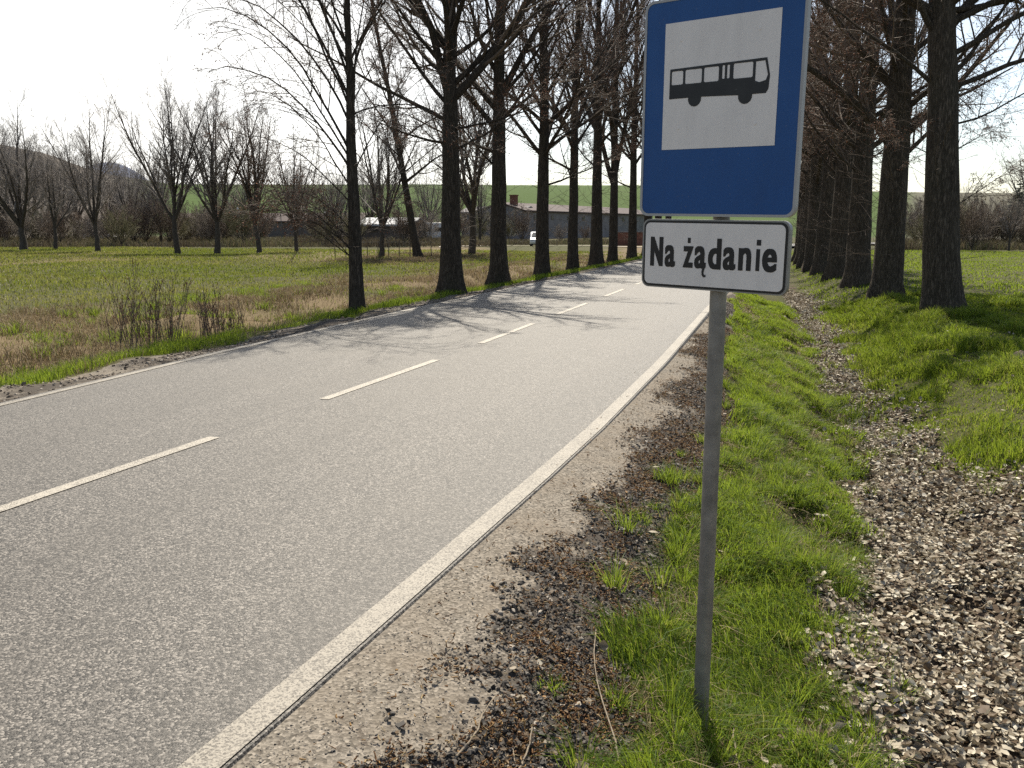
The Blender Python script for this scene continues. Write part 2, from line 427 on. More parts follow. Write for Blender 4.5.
secs = []   # left point, centre, right point
ys = np.concatenate([np.arange(-40, -2, 4), np.arange(-2, 30, 0.5), np.arange(30, 70.1, 2)])
for y in ys:
    secs.append(((fL(y) - 0.03, y), (fC(y), y), (fR(y) + 0.135, y)))
Cx, Cy, RAD = -2.75 + 46, 70.0, 46.0
for ph in np.radians(np.arange(3, 79, 3.0)):
    c = np.array([Cx - RAD*cos(ph), Cy + RAD*sin(ph)]); lat = np.array([cos(ph), -sin(ph)])
    secs.append((tuple(c - lat*2.68), tuple(c), tuple(c + lat*2.72)))
c = np.array(secs[-1][1]); di = np.array([sin(radians(78)), cos(radians(78))]); lat = np.array([di[1], -di[0]])
for s in (60, 130, 220):
    q = c + di*s; secs.append((tuple(q - lat*2.68), tuple(q), tuple(q + lat*2.72)))
def road_z(y, t):    # t -1..1 across, small crown
    return 0.010 + 0.010 * (1 - t*t) + 0.025 * float(np.clip((y - 7) / 10, 0, 1))
K = 13
Vr, lane_a = [], []
for (l, c, r) in secs:
    l, c, r = map(np.array, (l, c, r))
    for k in range(K):
        t = -1 + 2*k/(K-1)
        q = c + (c-l)*t if t < 0 else c + (r-c)*t
        Vr.append((q[0], q[1], road_z(q[1], t))); lane_a.append(t*2.7)
    # skirts down into the ground
Vr = np.array(Vr); nS = len(secs)
idx = np.arange(nS*K).reshape(nS, K)
Fr = np.stack([idx[:-1, :-1], idx[:-1, 1:], idx[1:, 1:], idx[1:, :-1]], -1).reshape(-1, 4)
skl = Vr[idx[:, 0]] + np.array([-0.03, 0, -0.05]); skr = Vr[idx[:, -1]] + np.array([0.03, 0, -0.05])
b0 = len(Vr); Vr = np.vstack([Vr, skl, skr]); lane_a += [-2.7]*nS + [2.7]*nS
il = b0 + np.arange(nS); ir = il + nS
Fr = np.vstack([Fr, np.stack([il[:-1], idx[:-1, 0], idx[1:, 0], il[1:]], -1), np.stack([idx[:-1, -1], ir[:-1], ir[1:], idx[1:, -1]], -1)])
road_me = mesh_np('road', Vr, Fr, M['asphalt'], attr={'lane': lane_a})
road_me.shade_flat()
road = tag(obj('road', road_me), kind='structure')

m, nt, out = new_mat('worn road paint')
p = principled(nt, out, 0.6, 0.35)
v = texco(nt)
vp = node(nt, 'ShaderNodeTexVoronoi', Scale=150.0); nt.links.new(v, vp.inputs['Vector'])
sp_ = node(nt, 'ShaderNodeSeparateColor'); nt.links.new(vp.outputs['Color'], sp_.inputs[0])
wn = math_(nt, 'ADD', math_(nt, 'MULTIPLY', sp_.outputs[0], 0.55), math_(nt, 'ADD', math_(nt, 'MULTIPLY', noise(nt, v, 45, 4, 0.7), 0.25), math_(nt, 'MULTIPLY', noise(nt, v, 3.0, 4), 0.45)))
nt.links.new(mixc(nt, maprange(nt, wn, 0.66, 0.82, 0, 0.95), (0.33, 0.30, 0.25), (0.085, 0.075, 0.062)), p.inputs['Base Color'])
bump(nt, noise(nt, v, 120, 3), p, 0.6, 0.004)
M['paint'] = m

M['paint_worn'] = M['paint'].copy()
for nd in M['paint_worn'].node_tree.nodes:
    if nd.type == 'MAP_RANGE': nd.inputs[1].default_value = 0.56; nd.inputs[2].default_value = 0.80
    if nd.type == 'MIX' and nd.data_type == 'RGBA': nd.inputs[6].default_value = (0.25, 0.225, 0.185, 1)
def strip(name, fa, w, y0, y1, step, side):
    yy = np.arange(y0, y1 + 1e-6, step)
    V, F = [], []
    for y in yy:
        for o in (0, w):
            x = float(fa(y)) + o
            l, c, r = float(fL(y)) - 0.03, float(fC(y)), float(fR(y)) + 0.17
            t = (x-c)/(c-l) if x < c else (x-c)/(r-c)
            V.append((x, y, road_z(y, t) + 0.005))
    for i in range(len(yy)-1):
        F.append((2*i, 2*i+1, 2*i+3, 2*i+2))
    return obj(name, mesh_np(name, np.array(V), np.array(F), M['paint'] if side == 0 else M['paint_worn']), road)
strip('edge_line', fR, 0.122, -6, 70, 0.5, 1)
strip('edge_line', lambda y: fL(y) + 0.03, 0.09, -6, 70, 0.5, -1)
y = 3.08 - 4.25*2
while y < 66:
    strip('centre_dash', lambda q: fC(q) - 0.035, 0.10, y, y + 2.65, 0.53, 0)
    y += 4.28 if y < 14 else 4.6

# ------------------------------------------------------------------ tree generator
def unit(v): return v / (np.linalg.norm(v, axis=-1, keepdims=True) + 1e-9)
def grow(rg, S, D, L, R0, n, wob, trop, taper=0.25, droop=0.0):
    """vectorised polylines: S,D (N,3), L,R0 (N)"""
    N = len(S); P = np.zeros((N, n+1, 3)); P[:, 0] = S; d = unit(D.copy())
    for i in range(n):
        d = d + rg.normal(0, wob, (N, 3)); d[:, 2] += trop - droop * (i / n)
        d = unit(d); P[:, i+1] = P[:, i] + d * (L / n)[:, None]
    t = np.linspace(0, 1, n+1)
    R = R0[:, None] * (1 - (1 - taper) * t)[None]
    return P, R
def spawn(rg, P, R, L, k, t0, t1, a0, a1, lf0, lf1, rf, up=0.0):
    """k children per polyline"""
    N, n, _ = P.shape
    t = t0 + (t1 - t0) * (np.arange(k)[None] + rg.random((N, k))) / k
    f = t * (n - 1); i = np.clip(f.astype(int), 0, n - 2); w = (f - i)[..., None]
    ar = np.arange(N)[:, None]
    S = P[ar, i] * (1-w) + P[ar, i+1] * w
    T = unit(P[ar, i+1] - P[ar, i])
    r = R[ar, i] * (1 - w[..., 0]) + R[ar, i+1] * w[..., 0]
    rv = rg.normal(0, 1, (N, k, 3)); rv[..., 2] *= 0.7
    perp = unit(rv - (rv * T).sum(-1, keepdims=True) * T)
    a = rg.uniform(a0, a1, (N, k))[..., None]
    D = T * np.cos(a) + perp * np.sin(a); D[..., 2] += up
    ln = L[:, None] * rg.uniform(lf0, lf1, (N, k)) * (1.15 - 0.75 * t)
    return S.reshape(-1, 3), unit(D).reshape(-1, 3), ln.ravel(), (r * rf).ravel()

class Crown:
    def __init__(s): s.V = []; s.F = []; s.mi = []; s.n = 0
    def add(s, P, R, sides, mi=0):
        if len(P) == 0: return
        V, F = tubes(P, R, sides)
        s.V.append(V); s.F.append(F + s.n); s.mi.append(np.full(len(F), mi)); s.n += len(V)
    def buds(s, rg, P, k, size, mi=1):
        N, n, _ = P.shape
        t = rg.uniform(0.35, 1.0, (N, k)) * (n-1); i = np.clip(t.astype(int), 0, n-2); w = (t-i)[..., None]
        ar = np.arange(N)[:, None]
        C = (P[ar, i]*(1-w) + P[ar, i+1]*w).reshape(-1, 3)
        D = unit(rg.normal(0, 1, (len(C), 3)) + np.array([0, 0, -0.9])); sz = size * rg.uniform(0.5, 1.4, len(C))
        s.add(np.stack([C, C + D*sz[:, None]*0.5, C + D*sz[:, None]], 1), np.stack([sz*0.16, sz*0.24, sz*0.05], 1), 3, mi)
    def mesh(s, name, mats):
        return mesh_np(name, np.vstack(s.V), np.vstack(s.F), mats, midx=np.concatenate(s.mi))

def trunk_mesh(rg, name, P, R, sides, mat, flare=0.7, lobes=5, rough=0.05, flare_h=0.35):
    """one trunk polyline with buttressed foot"""
    n = len(P); T = unit(np.gradient(P, axis=0))
    th = np.arange(sides)/sides*2*pi; ph = rg.random()*6
    V = []
    vn = VN(int(rg.integers(1, 9999)))
    for i in range(n):
        t = T[i]; a = unit(np.cross(t, [0.3, 1, 0])); b = np.cross(a, t)
        z = P[i][2]
        fl = flare * math.exp(-max(z, 0)/flare_h)
        lob = 1 + fl*(0.55 + 0.45*np.cos(lobes*th + ph) + 0.25*np.cos((lobes-2)*th + 2*ph))
        nz = 1 + rough*2*(vn(np.cos(th)*1.7 + 20 + z*0.3, np.sin(th)*1.7 + 30 + z*0.8) - 0.5)
        rr = R[i]*lob*nz
        V.append(P[i] + rr[:, None]*(a[None]*np.cos(th)[:, None] + b[None]*np.sin(th)[:, None]))
    V = np.vstack(V); idx = np.arange(n*sides).reshape(n, sides)
    F = np.stack([idx[:-1], np.roll(idx[:-1], -1, 1), np.roll(idx[1:], -1, 1), idx[1:]], -1).reshape(-1, 4)
    return mesh_np(name, V, F, mat, smooth=True)

def dirv(az, el): return np.array([cos(el)*cos(az), cos(el)*sin(az), sin(el)])

def make_tree(seed, H, r0, manual=(), auto0=4.0, nlimb=26, limb_len=5.0, el0=35, el1=66, spread_top=0.34, lean=(0, 0), wig=0.02,
              k2=9, k3=7, k4=4, mats=('bark', 'twig'), limb_parts_below=9.5, sides=16, flare=0.75, bud=0.038, budn=1, droop=0.0, trop=0.05,
              fine=1.0, trunk_taper=0.16, crown_r=None, hang=0.0, shoots=0, mscale=0.82):
    """returns dict(trunk=mesh, limbs=[meshes], crown=mesh); z=0 at the foot"""
    rg = np.random.default_rng(seed)
    n = 26
    zz = H * (np.linspace(0, 1, n) ** 1.5)
    off = np.cumsum(rg.normal(0, wig, (n, 2)), 0) * (zz[:, None]/H) ** 0.7
    P = np.stack([lean[0]*zz + off[:, 0], lean[1]*zz + off[:, 1], zz], 1)
    P[:2, :2] = 0
    R = r0 * (1 - (1 - trunk_taper) * (zz/H) ** 0.9)
    Pt = P.copy(); Pt[0, 2] = -0.35
    res = {'trunk': trunk_mesh(rg, 'trunk', Pt, R, sides, M[mats[0]], flare, int(rg.integers(4, 7)))}
    at = lambda z: (np.array([np.interp(z, zz, P[:, j]) for j in range(3)]), float(np.interp(z, zz, R)))
    S, D, L, R1 = [], [], [], []
    for (z, az, el, ln, r) in manual:
        r = r*mscale
        p, rt = at(z); S.append(p); D.append(dirv(radians(az), radians(el))); L.append(ln); R1.append(r)
    az = rg.random()*360
    for i in range(nlimb):
        f = (i + rg.random()*0.7)/nlimb
        z = auto0 + (H*0.985 - auto0)*f
        p, rt = at(z); az += 137.5 + rg.normal(0, 25)
        el = el0 + (el1-el0)*f + rg.normal(0, 6)
        ln = limb_len * (1 - (1-spread_top)*f) * rg.uniform(0.7, 1.15)
        S.append(p); D.append(dirv(radians(az), radians(el))); L.append(ln); R1.append(min(rt*0.62, 0.018*ln+0.012))
    S, D, L, R1 = np.array(S), np.array(D), np.array(L), np.array(R1)
    P1, Q1 = grow(rg, S, D, L, R1, 9, 0.07, trop, 0.18, droop)
    cr = Crown(); limbs = []
    for i in range(len(S)):
        if S[i][2] < limb_parts_below:
            V, F = tubes(P1[i:i+1], Q1[i:i+1], 8)
            limbs.append(mesh_np('limb', V, F, M[mats[0]], smooth=True))
        else:
            cr.add(P1[i:i+1], Q1[i:i+1], 6)
    a = spawn(rg, P1, Q1, L, k2, 0.16, 1.0, 0.5, 1.0, 0.30, 0.55, 0.62, 0.12)
    P2, Q2 = grow(rg, *a, 6, 0.09, 0.05, 0.22, droop)
    cr.add(P2, np.maximum(Q2*0.85, 0.0048), 5)
    b = spawn(rg, P2, Q2, a[2], k3, 0.1, 1.0, 0.45, 1.0, 0.35, 0.62, 0.55, 0.08 - hang)
    P3, Q3 = grow(rg, *b, 4, 0.10, 0.03 - hang*0.5, 0.4, droop)
    cr.add(P3, np.maximum(Q3*0.85, 0.0031*fine), 3)
    c = spawn(rg, P3, Q3, b[2], k4, 0.15, 1.0, 0.4, 0.95, 0.4, 0.75, 0.6, 0.05 - hang)
    c = (c[0], c[1], np.maximum(c[2], 0.12), c[3])
    P4, Q4 = grow(rg, *c, 3, 0.10, 0.02 - hang*0.5, 0.5)
    cr.add(P4, np.maximum(Q4*0.5, 0.0021*fine), 3)
    # thin twigs straight off the limbs and epicormic shoots off the trunk
    e = spawn(rg, P1, Q1, L, k2, 0.08, 0.95, 0.6, 1.3, 0.08, 0.22, 0.2, 0.1)
    P5, Q5 = grow(rg, e[0], e[1], e[2], np.minimum(e[3], 0.008), 4, 0.1, 0.06, 0.4)
    cr.add(P5, np.maximum(Q5, 0.0035*fine), 3)
    if shoots:
        z = rg.uniform(0.8, 6.5, shoots); azs = rg.uniform(0, 2*pi, shoots)
        Ss = np.array([at(q)[0] for q in z]); rr = np.array([at(q)[1] for q in z])
        Dd = np.stack([np.cos(azs), np.sin(azs), rg.uniform(-0.1, 0.9, shoots)], 1)
        Ss[:, 0] += np.cos(azs)*rr*0.9; Ss[:, 1] += np.sin(azs)*rr*0.9
        P6, Q6 = grow(rg, Ss, Dd, rg.uniform(0.4, 1.6, shoots), np.full(shoots, 0.007), 5, 0.14, 0.05, 0.4)
        cr.add(P6, Q6, 3)
        g = spawn(rg, P6, Q6, np.full(shoots, 1.0), 4, 0.2, 1, 0.4, 1.0, 0.2, 0.5, 0.6, 0.05)
        P7, Q7 = grow(rg, *g, 3, 0.12, 0.03, 0.5); cr.add(P7, np.maximum(Q7, 0.003), 3)
    if bud: cr.buds(rg, P4, budn, bud)
    res['limbs'] = limbs
    res['crown'] = cr.mesh('crown', [M[mats[1]], M['bud']])
    res['seed'] = seed
    return res

def place_tree(name, T, x, y, rz, s, label, cat='tree', group=None, z=None, limbs=True, sink=0.05, dz=1.0):
    zt = float(terrain(x, y)) if z is None else z
    root = empty(name, (x, y, zt - sink), rz); root.scale = (s, s, s*dz)
    tag(root, label, cat, group)
    obj('trunk', T['trunk'], root)
    if limbs:
        for l in T['limbs']: obj('limb', l, root)
    obj('crown', T['crown'] if limbs or 'crown_full' not in T else T['crown_full'], root)
    return root

# image left / right / away as world azimuth in degrees
IL, IR, IA = 196.0, 16.0, 106.0
ordn = ['first', 'second', 'third', 'fourth', 'fifth', 'sixth', 'seventh', 'eighth', 'ninth', 'tenth', 'eleventh']

# ---- avenue, left row
T_one = make_tree(201, 8.4, 0.165, mscale=0.56, manual=[
    (2.2, IL+4, 48, 3.0, 0.03), (2.5, IL-22, 55, 3.4, 0.035), (3.1, IL+30, 58, 3.6, 0.04), (3.8, IL-10, 60, 4.6, 0.05), (4.1, IL+18, 66, 4.6, 0.05), (4.9, IL-14, 62, 4.4, 0.05), (5.2, IL+34, 66, 4.0, 0.045), (2.8, IR+25, 62, 3.2, 0.03), (3.3, IA, 60, 3.2, 0.03), (4.6, IR+8, 68, 4.0, 0.045),
    (1.3, IL+10, 38, 2.6, 0.026), (1.45, IL-20, 42, 2.3, 0.024), (1.2, IL+40, 46, 2.4, 0.024), (1.55, IL+3, 24, 2.2, 0.02), (1.4, IR+20, 50, 1.6, 0.02), (1.05, IL-5, 48, 2.4, 0.022), (1.25, IL-35, 34, 2.1, 0.02), (1.6, IL+20, 52, 2.0, 0.02), (1.1, IL+22, 30, 2.5, 0.022),
    (2.9, IL, 60, 3.6, 0.05), (3.25, IL+14, 62, 4.2, 0.055), (3.6, IR-8, 72, 4.0, 0.045), (4.3, IL+6, 66, 5.2, 0.06), (4.6, IL-24, 70, 5.0, 0.055),
    (5.0, IR, 64, 4.2, 0.05), (5.3, IL+10, 60, 4.6, 0.05), (4.0, IR+14, 22, 2.6, 0.03)],
    auto0=5.4, nlimb=5, limb_len=3.0, el0=58, el1=70, k2=11, k3=6, k4=3, droop=0.36, trop=0.04, bud=0.032, budn=1, sides=14, flare=0.35, wig=0.015, mats=('bark', 'twig'), shoots=20, trunk_taper=0.12)
T_two = make_tree(202, 10.0, 0.31, manual=[
    (5.0, IL+4, 79, 8.5, 0.14), (5.05, IR-6, 46, 6.0, 0.15), (4.5, IL-4, 24, 4.6, 0.075), (4.0, IL+8, 2, 2.2, 0.05), (4.9, IL+10, 34, 5.0, 0.07),
    (3.8, IR+6, 20, 3.0, 0.05), (5.9, IL-8, 40, 4.6, 0.07), (4.35, IR-30, -4, 3.0, 0.05)],
    auto0=5.4, nlimb=20, limb_len=4.6, k2=10, k3=7, k4=6, shoots=60, trunk_taper=0.3)
T_three = make_tree(203, 12.0, 0.29, manual=[(5.8, IR+8, 58, 6.5, 0.14), (5.3, IL, 52, 5.0, 0.10), (4.1, IL-10, 18, 3.4, 0.07), (5.0, IR-14, 50, 4.4, 0.07), (3.6, IL+20, 35, 3.0, 0.05)],
    auto0=4.6, nlimb=21, limb_len=4.5, k2=10, k3=7, k4=4, shoots=50, trunk_taper=0.3)
T_four = make_tree(204, 12.5, 0.28, manual=[(4.6, IR+12, 38, 4.8, 0.09), (4.4, IL+14, 55, 5.0, 0.10), (5.6, IL-16, 48, 5.0, 0.09), (3.4, IR, 25, 3.0, 0.05)],
    auto0=4.2, nlimb=21, limb_len=4.6, k2=10, k3=7, k4=4, shoots=50, el0=42, trunk_taper=0.25)
T_fork = make_tree(205, 15, 0.26, manual=[(3.3, IL+10, 72, 9.0, 0.17), (3.6, IR, 74, 9.0, 0.16), (3.9, IA, 70, 8.0, 0.13)], auto0=4.5, nlimb=18, limb_len=4.2, k2=11, k3=7, k4=4, trunk_taper=0.2, shoots=40)
left_pos = [(-8.13,16.6),(-7.86,21.63),(-7.85,25.96),(-7.76,31.09),(-7.74,36.42),(-7.85,42.41),(-7.75,46.61),(-7.58,52.59),(-7.4,58.0),(-7.3,63.2),(-7.2,69.0)]
left_T = [T_one, T_two, T_three, T_four, T_three, T_two, T_fork, T_four, T_three, T_two, T_four]
left_s = [1, 0.97, 0.97, 0.98, 0.82, 1.02, 0.98, 1.0, 1.0, 0.97, 1.0]
left_rz = [0, 0, 0, 0, 0.5, 2.2, 0, 2.9, 3.4, 1.3, 4.2]
left_lab = ['slim young tree with arching branches at left road edge, nearest of its row',
 'thick dark trunk with wide fork, second tree of left roadside row',
 'tall straight bare tree, third from the near end of left roadside row',
 'tall bare tree with low right limb, fourth in left roadside row',
 'slender bare tree, fifth from the near end of left roadside row',
 'bare tree with steep branches, sixth in left roadside row',
 'bare tree splitting low into several stems, seventh in left roadside row',
 'bare tree just left of the road sign, eighth in left roadside row',
 'bare tree behind the sign, ninth in left roadside row',
 'bare tree behind the sign, tenth in left roadside row',
 'bare tree at far end of left roadside row, eleventh and last']
for (x, y), T, s, rz, lab in zip(left_pos, left_T, left_s, left_rz, left_lab):
    place_tree('avenue_tree', T, x, y, rz, s, lab, group='trees lining the left road edge', dz=1.25 if y > 34 else 1.0)

# ---- avenue, right row
RM = ('bark_right', 'twig_red')
T_right = make_tree(301, 11, 0.405, manual=[
    (4.65, IR+4, 18, 6.5, 0.07), (5.25, IR-10, 22, 6.5, 0.075), (4.7, IR+20, 42, 4.5, 0.06), (5.9, IR+2, 25, 6.5, 0.09), (3.9, IR-4, 10, 3.0, 0.03), (2.15, IR+4, 34, 1.9, 0.016), (3.4, IR+20, 5, 2.4, 0.02),
    (4.6, IL-6, 40, 4.0, 0.06), (5.6, IL+10, 45, 5.0, 0.09), (3.3, IL, 20, 1.6, 0.018), (6.2, IR+14, 8, 6.0, 0.08)],
    auto0=5.6, nlimb=18, limb_len=5.5, el0=25, k2=10, k3=7, k4=6, mats=RM, shoots=30, sides=24, flare=0.5, hang=0.16, trunk_taper=0.35, bud=0.03, droop=0.10, lean=(-0.075, 0), wig=0.012)
T_right2 = make_tree(302, 13.5, 0.40, manual=[(3.9, IL+6, 42, 6.0, 0.15), (4.0, IR-2, 50, 4.8, 0.13), (3.5, IR-10, 36, 3.2, 0.08), (5.2, IL-14, 50, 6.0, 0.13), (3.6, IL+30, 30, 3.5, 0.05), (5.6, IA, 60, 6, 0.13)],
    auto0=4.6, nlimb=22, limb_len=4.6, k2=10, k3=7, k4=5, mats=RM, shoots=90, sides=20, flare=0.6, hang=0.28, trunk_taper=0.35, bud=0.04)
T_right3 = make_tree(303, 13.5, 0.40, manual=[(4.2, IL, 48, 5.0, 0.12), (4.8, IR+10, 50, 5, 0.11), (3.6, IL+24, 30, 4.0, 0.07), (5.4, IL-30, 40, 5, 0.1)],
    auto0=4.2, nlimb=22, limb_len=4.6, k2=10, k3=7, k4=5, mats=RM, shoots=90, sides=20, flare=0.6, hang=0.28, trunk_taper=0.35, bud=0.04)
right_pos = [(3.75,20.52),(3.17,24.94),(3.03,31.1),(2.82,36.24),(2.59,42.44),(2.42,47.05),(2.36,52.0),(2.32,56.9),(2.35,62.0)]
right_T = [T_right, T_right2, T_right3, T_right2, T_right3, T_right2, T_right3, T_right2, T_right3]
right_rz = [0, 0, 0, 2.6, 3.4, 1.2, 5.0, 3.7, 1.9]
right_s = [1, 1.0, 1.0, 1.05, 1.0, 1.05, 1.0, 1.0, 1.0]
right_lab = ['biggest trunk of the right row, standing nearest on the grass bank',
 'forked tree with dark bark, second in right row beside the ditch',
 'tall trunk on grass bank, third in right row beside the ditch',
 'tall trunk on grass bank, fourth in right row beside the ditch',
 'tall trunk on grass bank, fifth in right row beside the ditch',
 'tall trunk on grass bank, sixth in right row beside the ditch',
 'tall trunk on grass bank, seventh in right row beside the ditch',
 'tall trunk on grass bank, eighth in right row beside the ditch',
 'tall trunk farthest along the ditch, ninth and last in right row']
for (x, y), T, s, rz, lab in zip(right_pos, right_T, right_s, right_rz, right_lab):
    place_tree('avenue_tree', T, x, y, rz, s, lab, group='trees lining the right grass bank')

# ---- meadow trees: short trunk, fan of stems
def make_fan(seed, H, r0, zf, nst, spread, k2=10, k3=8, k4=5, mats=('bark_far', 'twig_grey'), fine=1.6, bud=0.0, wide=1.0, low=3, up=0.06):
    rg = np.random.default_rng(seed)
    n = 8
    zz = np.linspace(0, zf*1.15, n)
    P = np.stack([np.cumsum(rg.normal(0, 0.03, n)), np.cumsum(rg.normal(0, 0.03, n)), zz], 1); P[0, :2] = 0; P[0, 2] = -0.3
    R = r0*(1 - 0.25*zz/zz[-1])
    res = {'trunk': trunk_mesh(rg, 'trunk', P, R, 10, M[mats[0]], 0.4, 4)}
    S, D, L, R1 = [], [], [], []
    az0 = rg.random()*360
    for i in range(nst):
        az = radians(az0 + i*360/nst + rg.normal(0, 18)); tilt = radians(rg.uniform(spread*0.3, spread))
        if i == 0: tilt = radians(4)
        S.append(P[-1] if i < 2 else P[-2]); D.append(dirv(az, pi/2 - tilt)); L.append((H - zf)*rg.uniform(0.78, 1.0)*(1.04 - 0.3*tilt)); R1.append(r0*rg.uniform(0.45, 0.62))
    S, D, L, R1 = map(np.array, (S, D, L, R1))
    P1, Q1 = grow(rg, S, D, L, R1, 10, 0.06, up, 0.12)
    cr = Crown(); limbs = []
    for i in range(len(S)):
        V, F = tubes(P1[i:i+1], Q1[i:i+1], 6); limbs.append(mesh_np('limb', V, F, M[mats[0]], smooth=True))
    a = spawn(rg, P1, Q1, L, k2, 0.12, 1.0, 0.4, 0.85*wide, 0.30, 0.5, 0.55, 0.22)
    P2, Q2 = grow(rg, *a, 6, 0.08, 0.05, 0.2); cr.add(P2, np.maximum(Q2, 0.009), 4)
    b = spawn(rg, P2, Q2, a[2], k3, 0.1, 1.0, 0.4, 0.9, 0.35, 0.6, 0.55, 0.1)
    P3, Q3 = grow(rg, *b, 4, 0.10, 0.03, 0.4); cr.add(P3, np.maximum(Q3, 0.0036*fine), 3)
    c = spawn(rg, P3, Q3, b[2], k4, 0.15, 1.0, 0.4, 0.9, 0.45, 0.8, 0.6, 0.06)
    P4, Q4 = grow(rg, *c, 2, 0.08, 0.02, 0.5); cr.add(P4, np.maximum(Q4*0.6, 0.0024*fine), 3)
    if bud: cr.buds(rg, P4, 1, bud)
    res['limbs'] = limbs; res['crown'] = cr.mesh('crown', [M[mats[1]], M['bud']])
    cr.add(P1, Q1, 5, 2); res['crown_full'] = cr.mesh('crown', [M[mats[1]], M['bud'], M[mats[0]]])
    return res
F1 = make_fan(401, 13.0, 0.30, 1.9, 8, 46, k2=13, k3=9, k4=6)
F2 = make_fan(402, 14.2, 0.24, 2.6, 8, 30, k2=14, k3=9, k4=6)
F3 = make_fan(403, 12.5, 0.20, 2.2, 7, 30, k2=14, k3=9, k4=6, wide=1.1)
F4 = make_fan(404, 8.0, 0.17, 1.8, 6, 44, k2=12, k3=8, k4=5)
F5 = make_fan(405, 13.0, 0.22, 2.2, 7, 26, k2=13, k3=8, k4=5, mats=('bark_far', 'twig_red'), bud=0.05)
F6 = make_fan(406, 5.0, 0.05, 0.3, 13, 48, k2=10, k3=7, k4=4, mats=('bark_far', 'twig_pale'), fine=2.0)   # shrub
F7 = make_fan(407, 5.2, 0.06, 0.3, 13, 50, k2=10, k3=7, k4=4, mats=('bark_far', 'twig_red'), fine=2.2)        # shrub
F8 = make_fan(408, 4.6, 0.05, 0.3, 14, 52, k2=10, k3=7, k4=4, mats=('bark_far', 'twig_olive'), fine=2.4)        # shrub
T_lean = make_tree(206, 19, 0.27, manual=[(6.5, IL, 40, 4.5, 0.07), (5.5, IR, 42, 4, 0.06)], auto0=4.5, nlimb=26, limb_len=4.6, k2=10, k3=7, k4=6, lean=(-0.155, -0.045), fine=1.4, bud=0.045, trunk_taper=0.2)
far = [
 ('meadow_tree', F1, -64.05, 64.09, 0.3, 1.04, 'broad grey tree with two leaning stems, leftmost of those on the meadow edge'),
 ('meadow_tree', F4, -61.3, 64.9, 1.3, 1.06, 'small dark Y shaped tree beside the broad leftmost meadow tree'),
 ('meadow_tree', F3, -52.84, 60.4, 2.0, 1.0, 'upright grey tree in front of the pale parked car'),
 ('meadow_tree', F2, -44.62, 59.72, 0.7, 1.0, 'tall fan crowned tree in front of the long barn, left of a pair'),
 ('meadow_tree', F2, -41.65, 60.57, 3.4, 0.98, 'tall fan crowned tree in front of the long barn, right of a pair'),
 ('meadow_tree', F5, -38.45, 61.48, 1.1, 0.99, 'twin stemmed tree with reddish catkins in front of the long barn'),
 ('meadow_tree', F3, -35.56, 62.31, 4.0, 0.80, 'thin bare tree behind the young roadside tree, left of its trunk'),
 ('meadow_tree', F3, -24.22, 53.42, 5.0, 0.86, 'slim bare tree beside the wire fence, just right of the young roadside tree'),
 ('leaning_tree', T_lean, -21.93, 54.07, 0.0, 1.0, 'tall tree leaning left by the right end of the wire fence'),
 ('meadow_tree', F2, -20.6, 61.1, 2.4, 1.12, 'bare tree half hidden behind the second roadside trunk'),
]
for nme, T, x, y, rz, s, lab in far:
    place_tree(nme, T, x, y, rz, s, lab, group='bare trees along the far meadow edge')
# far wood edge behind, seen between them
def at_px(px, D):
    """ground point at image column px and distance D along the view"""
    X = (px-512)/F_PX*D
    return X*cos(cam_yaw) - D*sin(cam_yaw), X*sin(cam_yaw) + D*cos(cam_yaw)
back = [(-40,112,F1,1.05),(-5,118,F3,1.1),(12,104,F2,1.0),(40,120,F2,1.1),(70,108,F3,1.0),(82,125,F1,1.1),(118,112,F3,0.85),(138,104,F4,1.15),(152,120,F3,0.95),(165,100,F2,0.72),(128,128,F2,0.95),(232,126,F3,0.8),(300,122,F4,1.3),
        (345,118,F3,0.9),(372,128,F2,0.85),(430,122,F3,0.9),(455,130,F5,0.85),(250,118,F4,1.2),(335,98,F4,1.0),(480,100,F4,1.0),(-80,110,F2,1.0),(-120,120,F1,1.0)]
for i, (px, D, T, s) in enumerate(back):
    x, y = at_px(px, D)
    place_tree('background_tree', T, x, y, i*1.7, s, 'hazy bare tree in the thicket far behind the meadow', group='bare trees in the far thicket', limbs=False)
# shrubs in the thicket
rs = random.Random(8)
for i in range(78):
    px = -70 + i*5.6 + rs.uniform(-5, 5) if i < 58 else rs.uniform(165, 480)
    x, y = at_px(px, rs.uniform(88, 126))
    place_tree('thicket_shrub', (F6, F7, F8)[i % 3], x, y, rs.random()*6, rs.uniform(0.65, 1.2), 'twiggy brown bush in the thicket far behind the meadow', cat='shrub', group='bushes in the far thicket', limbs=False)
for px, D, T, s, lab in [(497, 116, F6, 0.75, 'twiggy bush against the grey barn, between second and third roadside trunks'), (522, 112, F7, 0.95, 'olive brown bush below the barn corner, left of the white car'),
                    (560, 108, F6, 0.55, 'low bush at the barn foot, between fourth and fifth roadside trunks'), (585, 112, F7, 0.5, 'low bush at the barn foot, right of the fifth roadside trunk'), (481, 122, F8, 1.0, 'olive bush before the flat grey annex, right of the second roadside trunk'), (510, 118, F8, 0.85, 'olive bush at the left barn corner, right of the third roadside trunk')]:
    x, y = at_px(px, D); place_tree('barn_shrub', T, x, y, px, s, lab, cat='shrub', limbs=False)

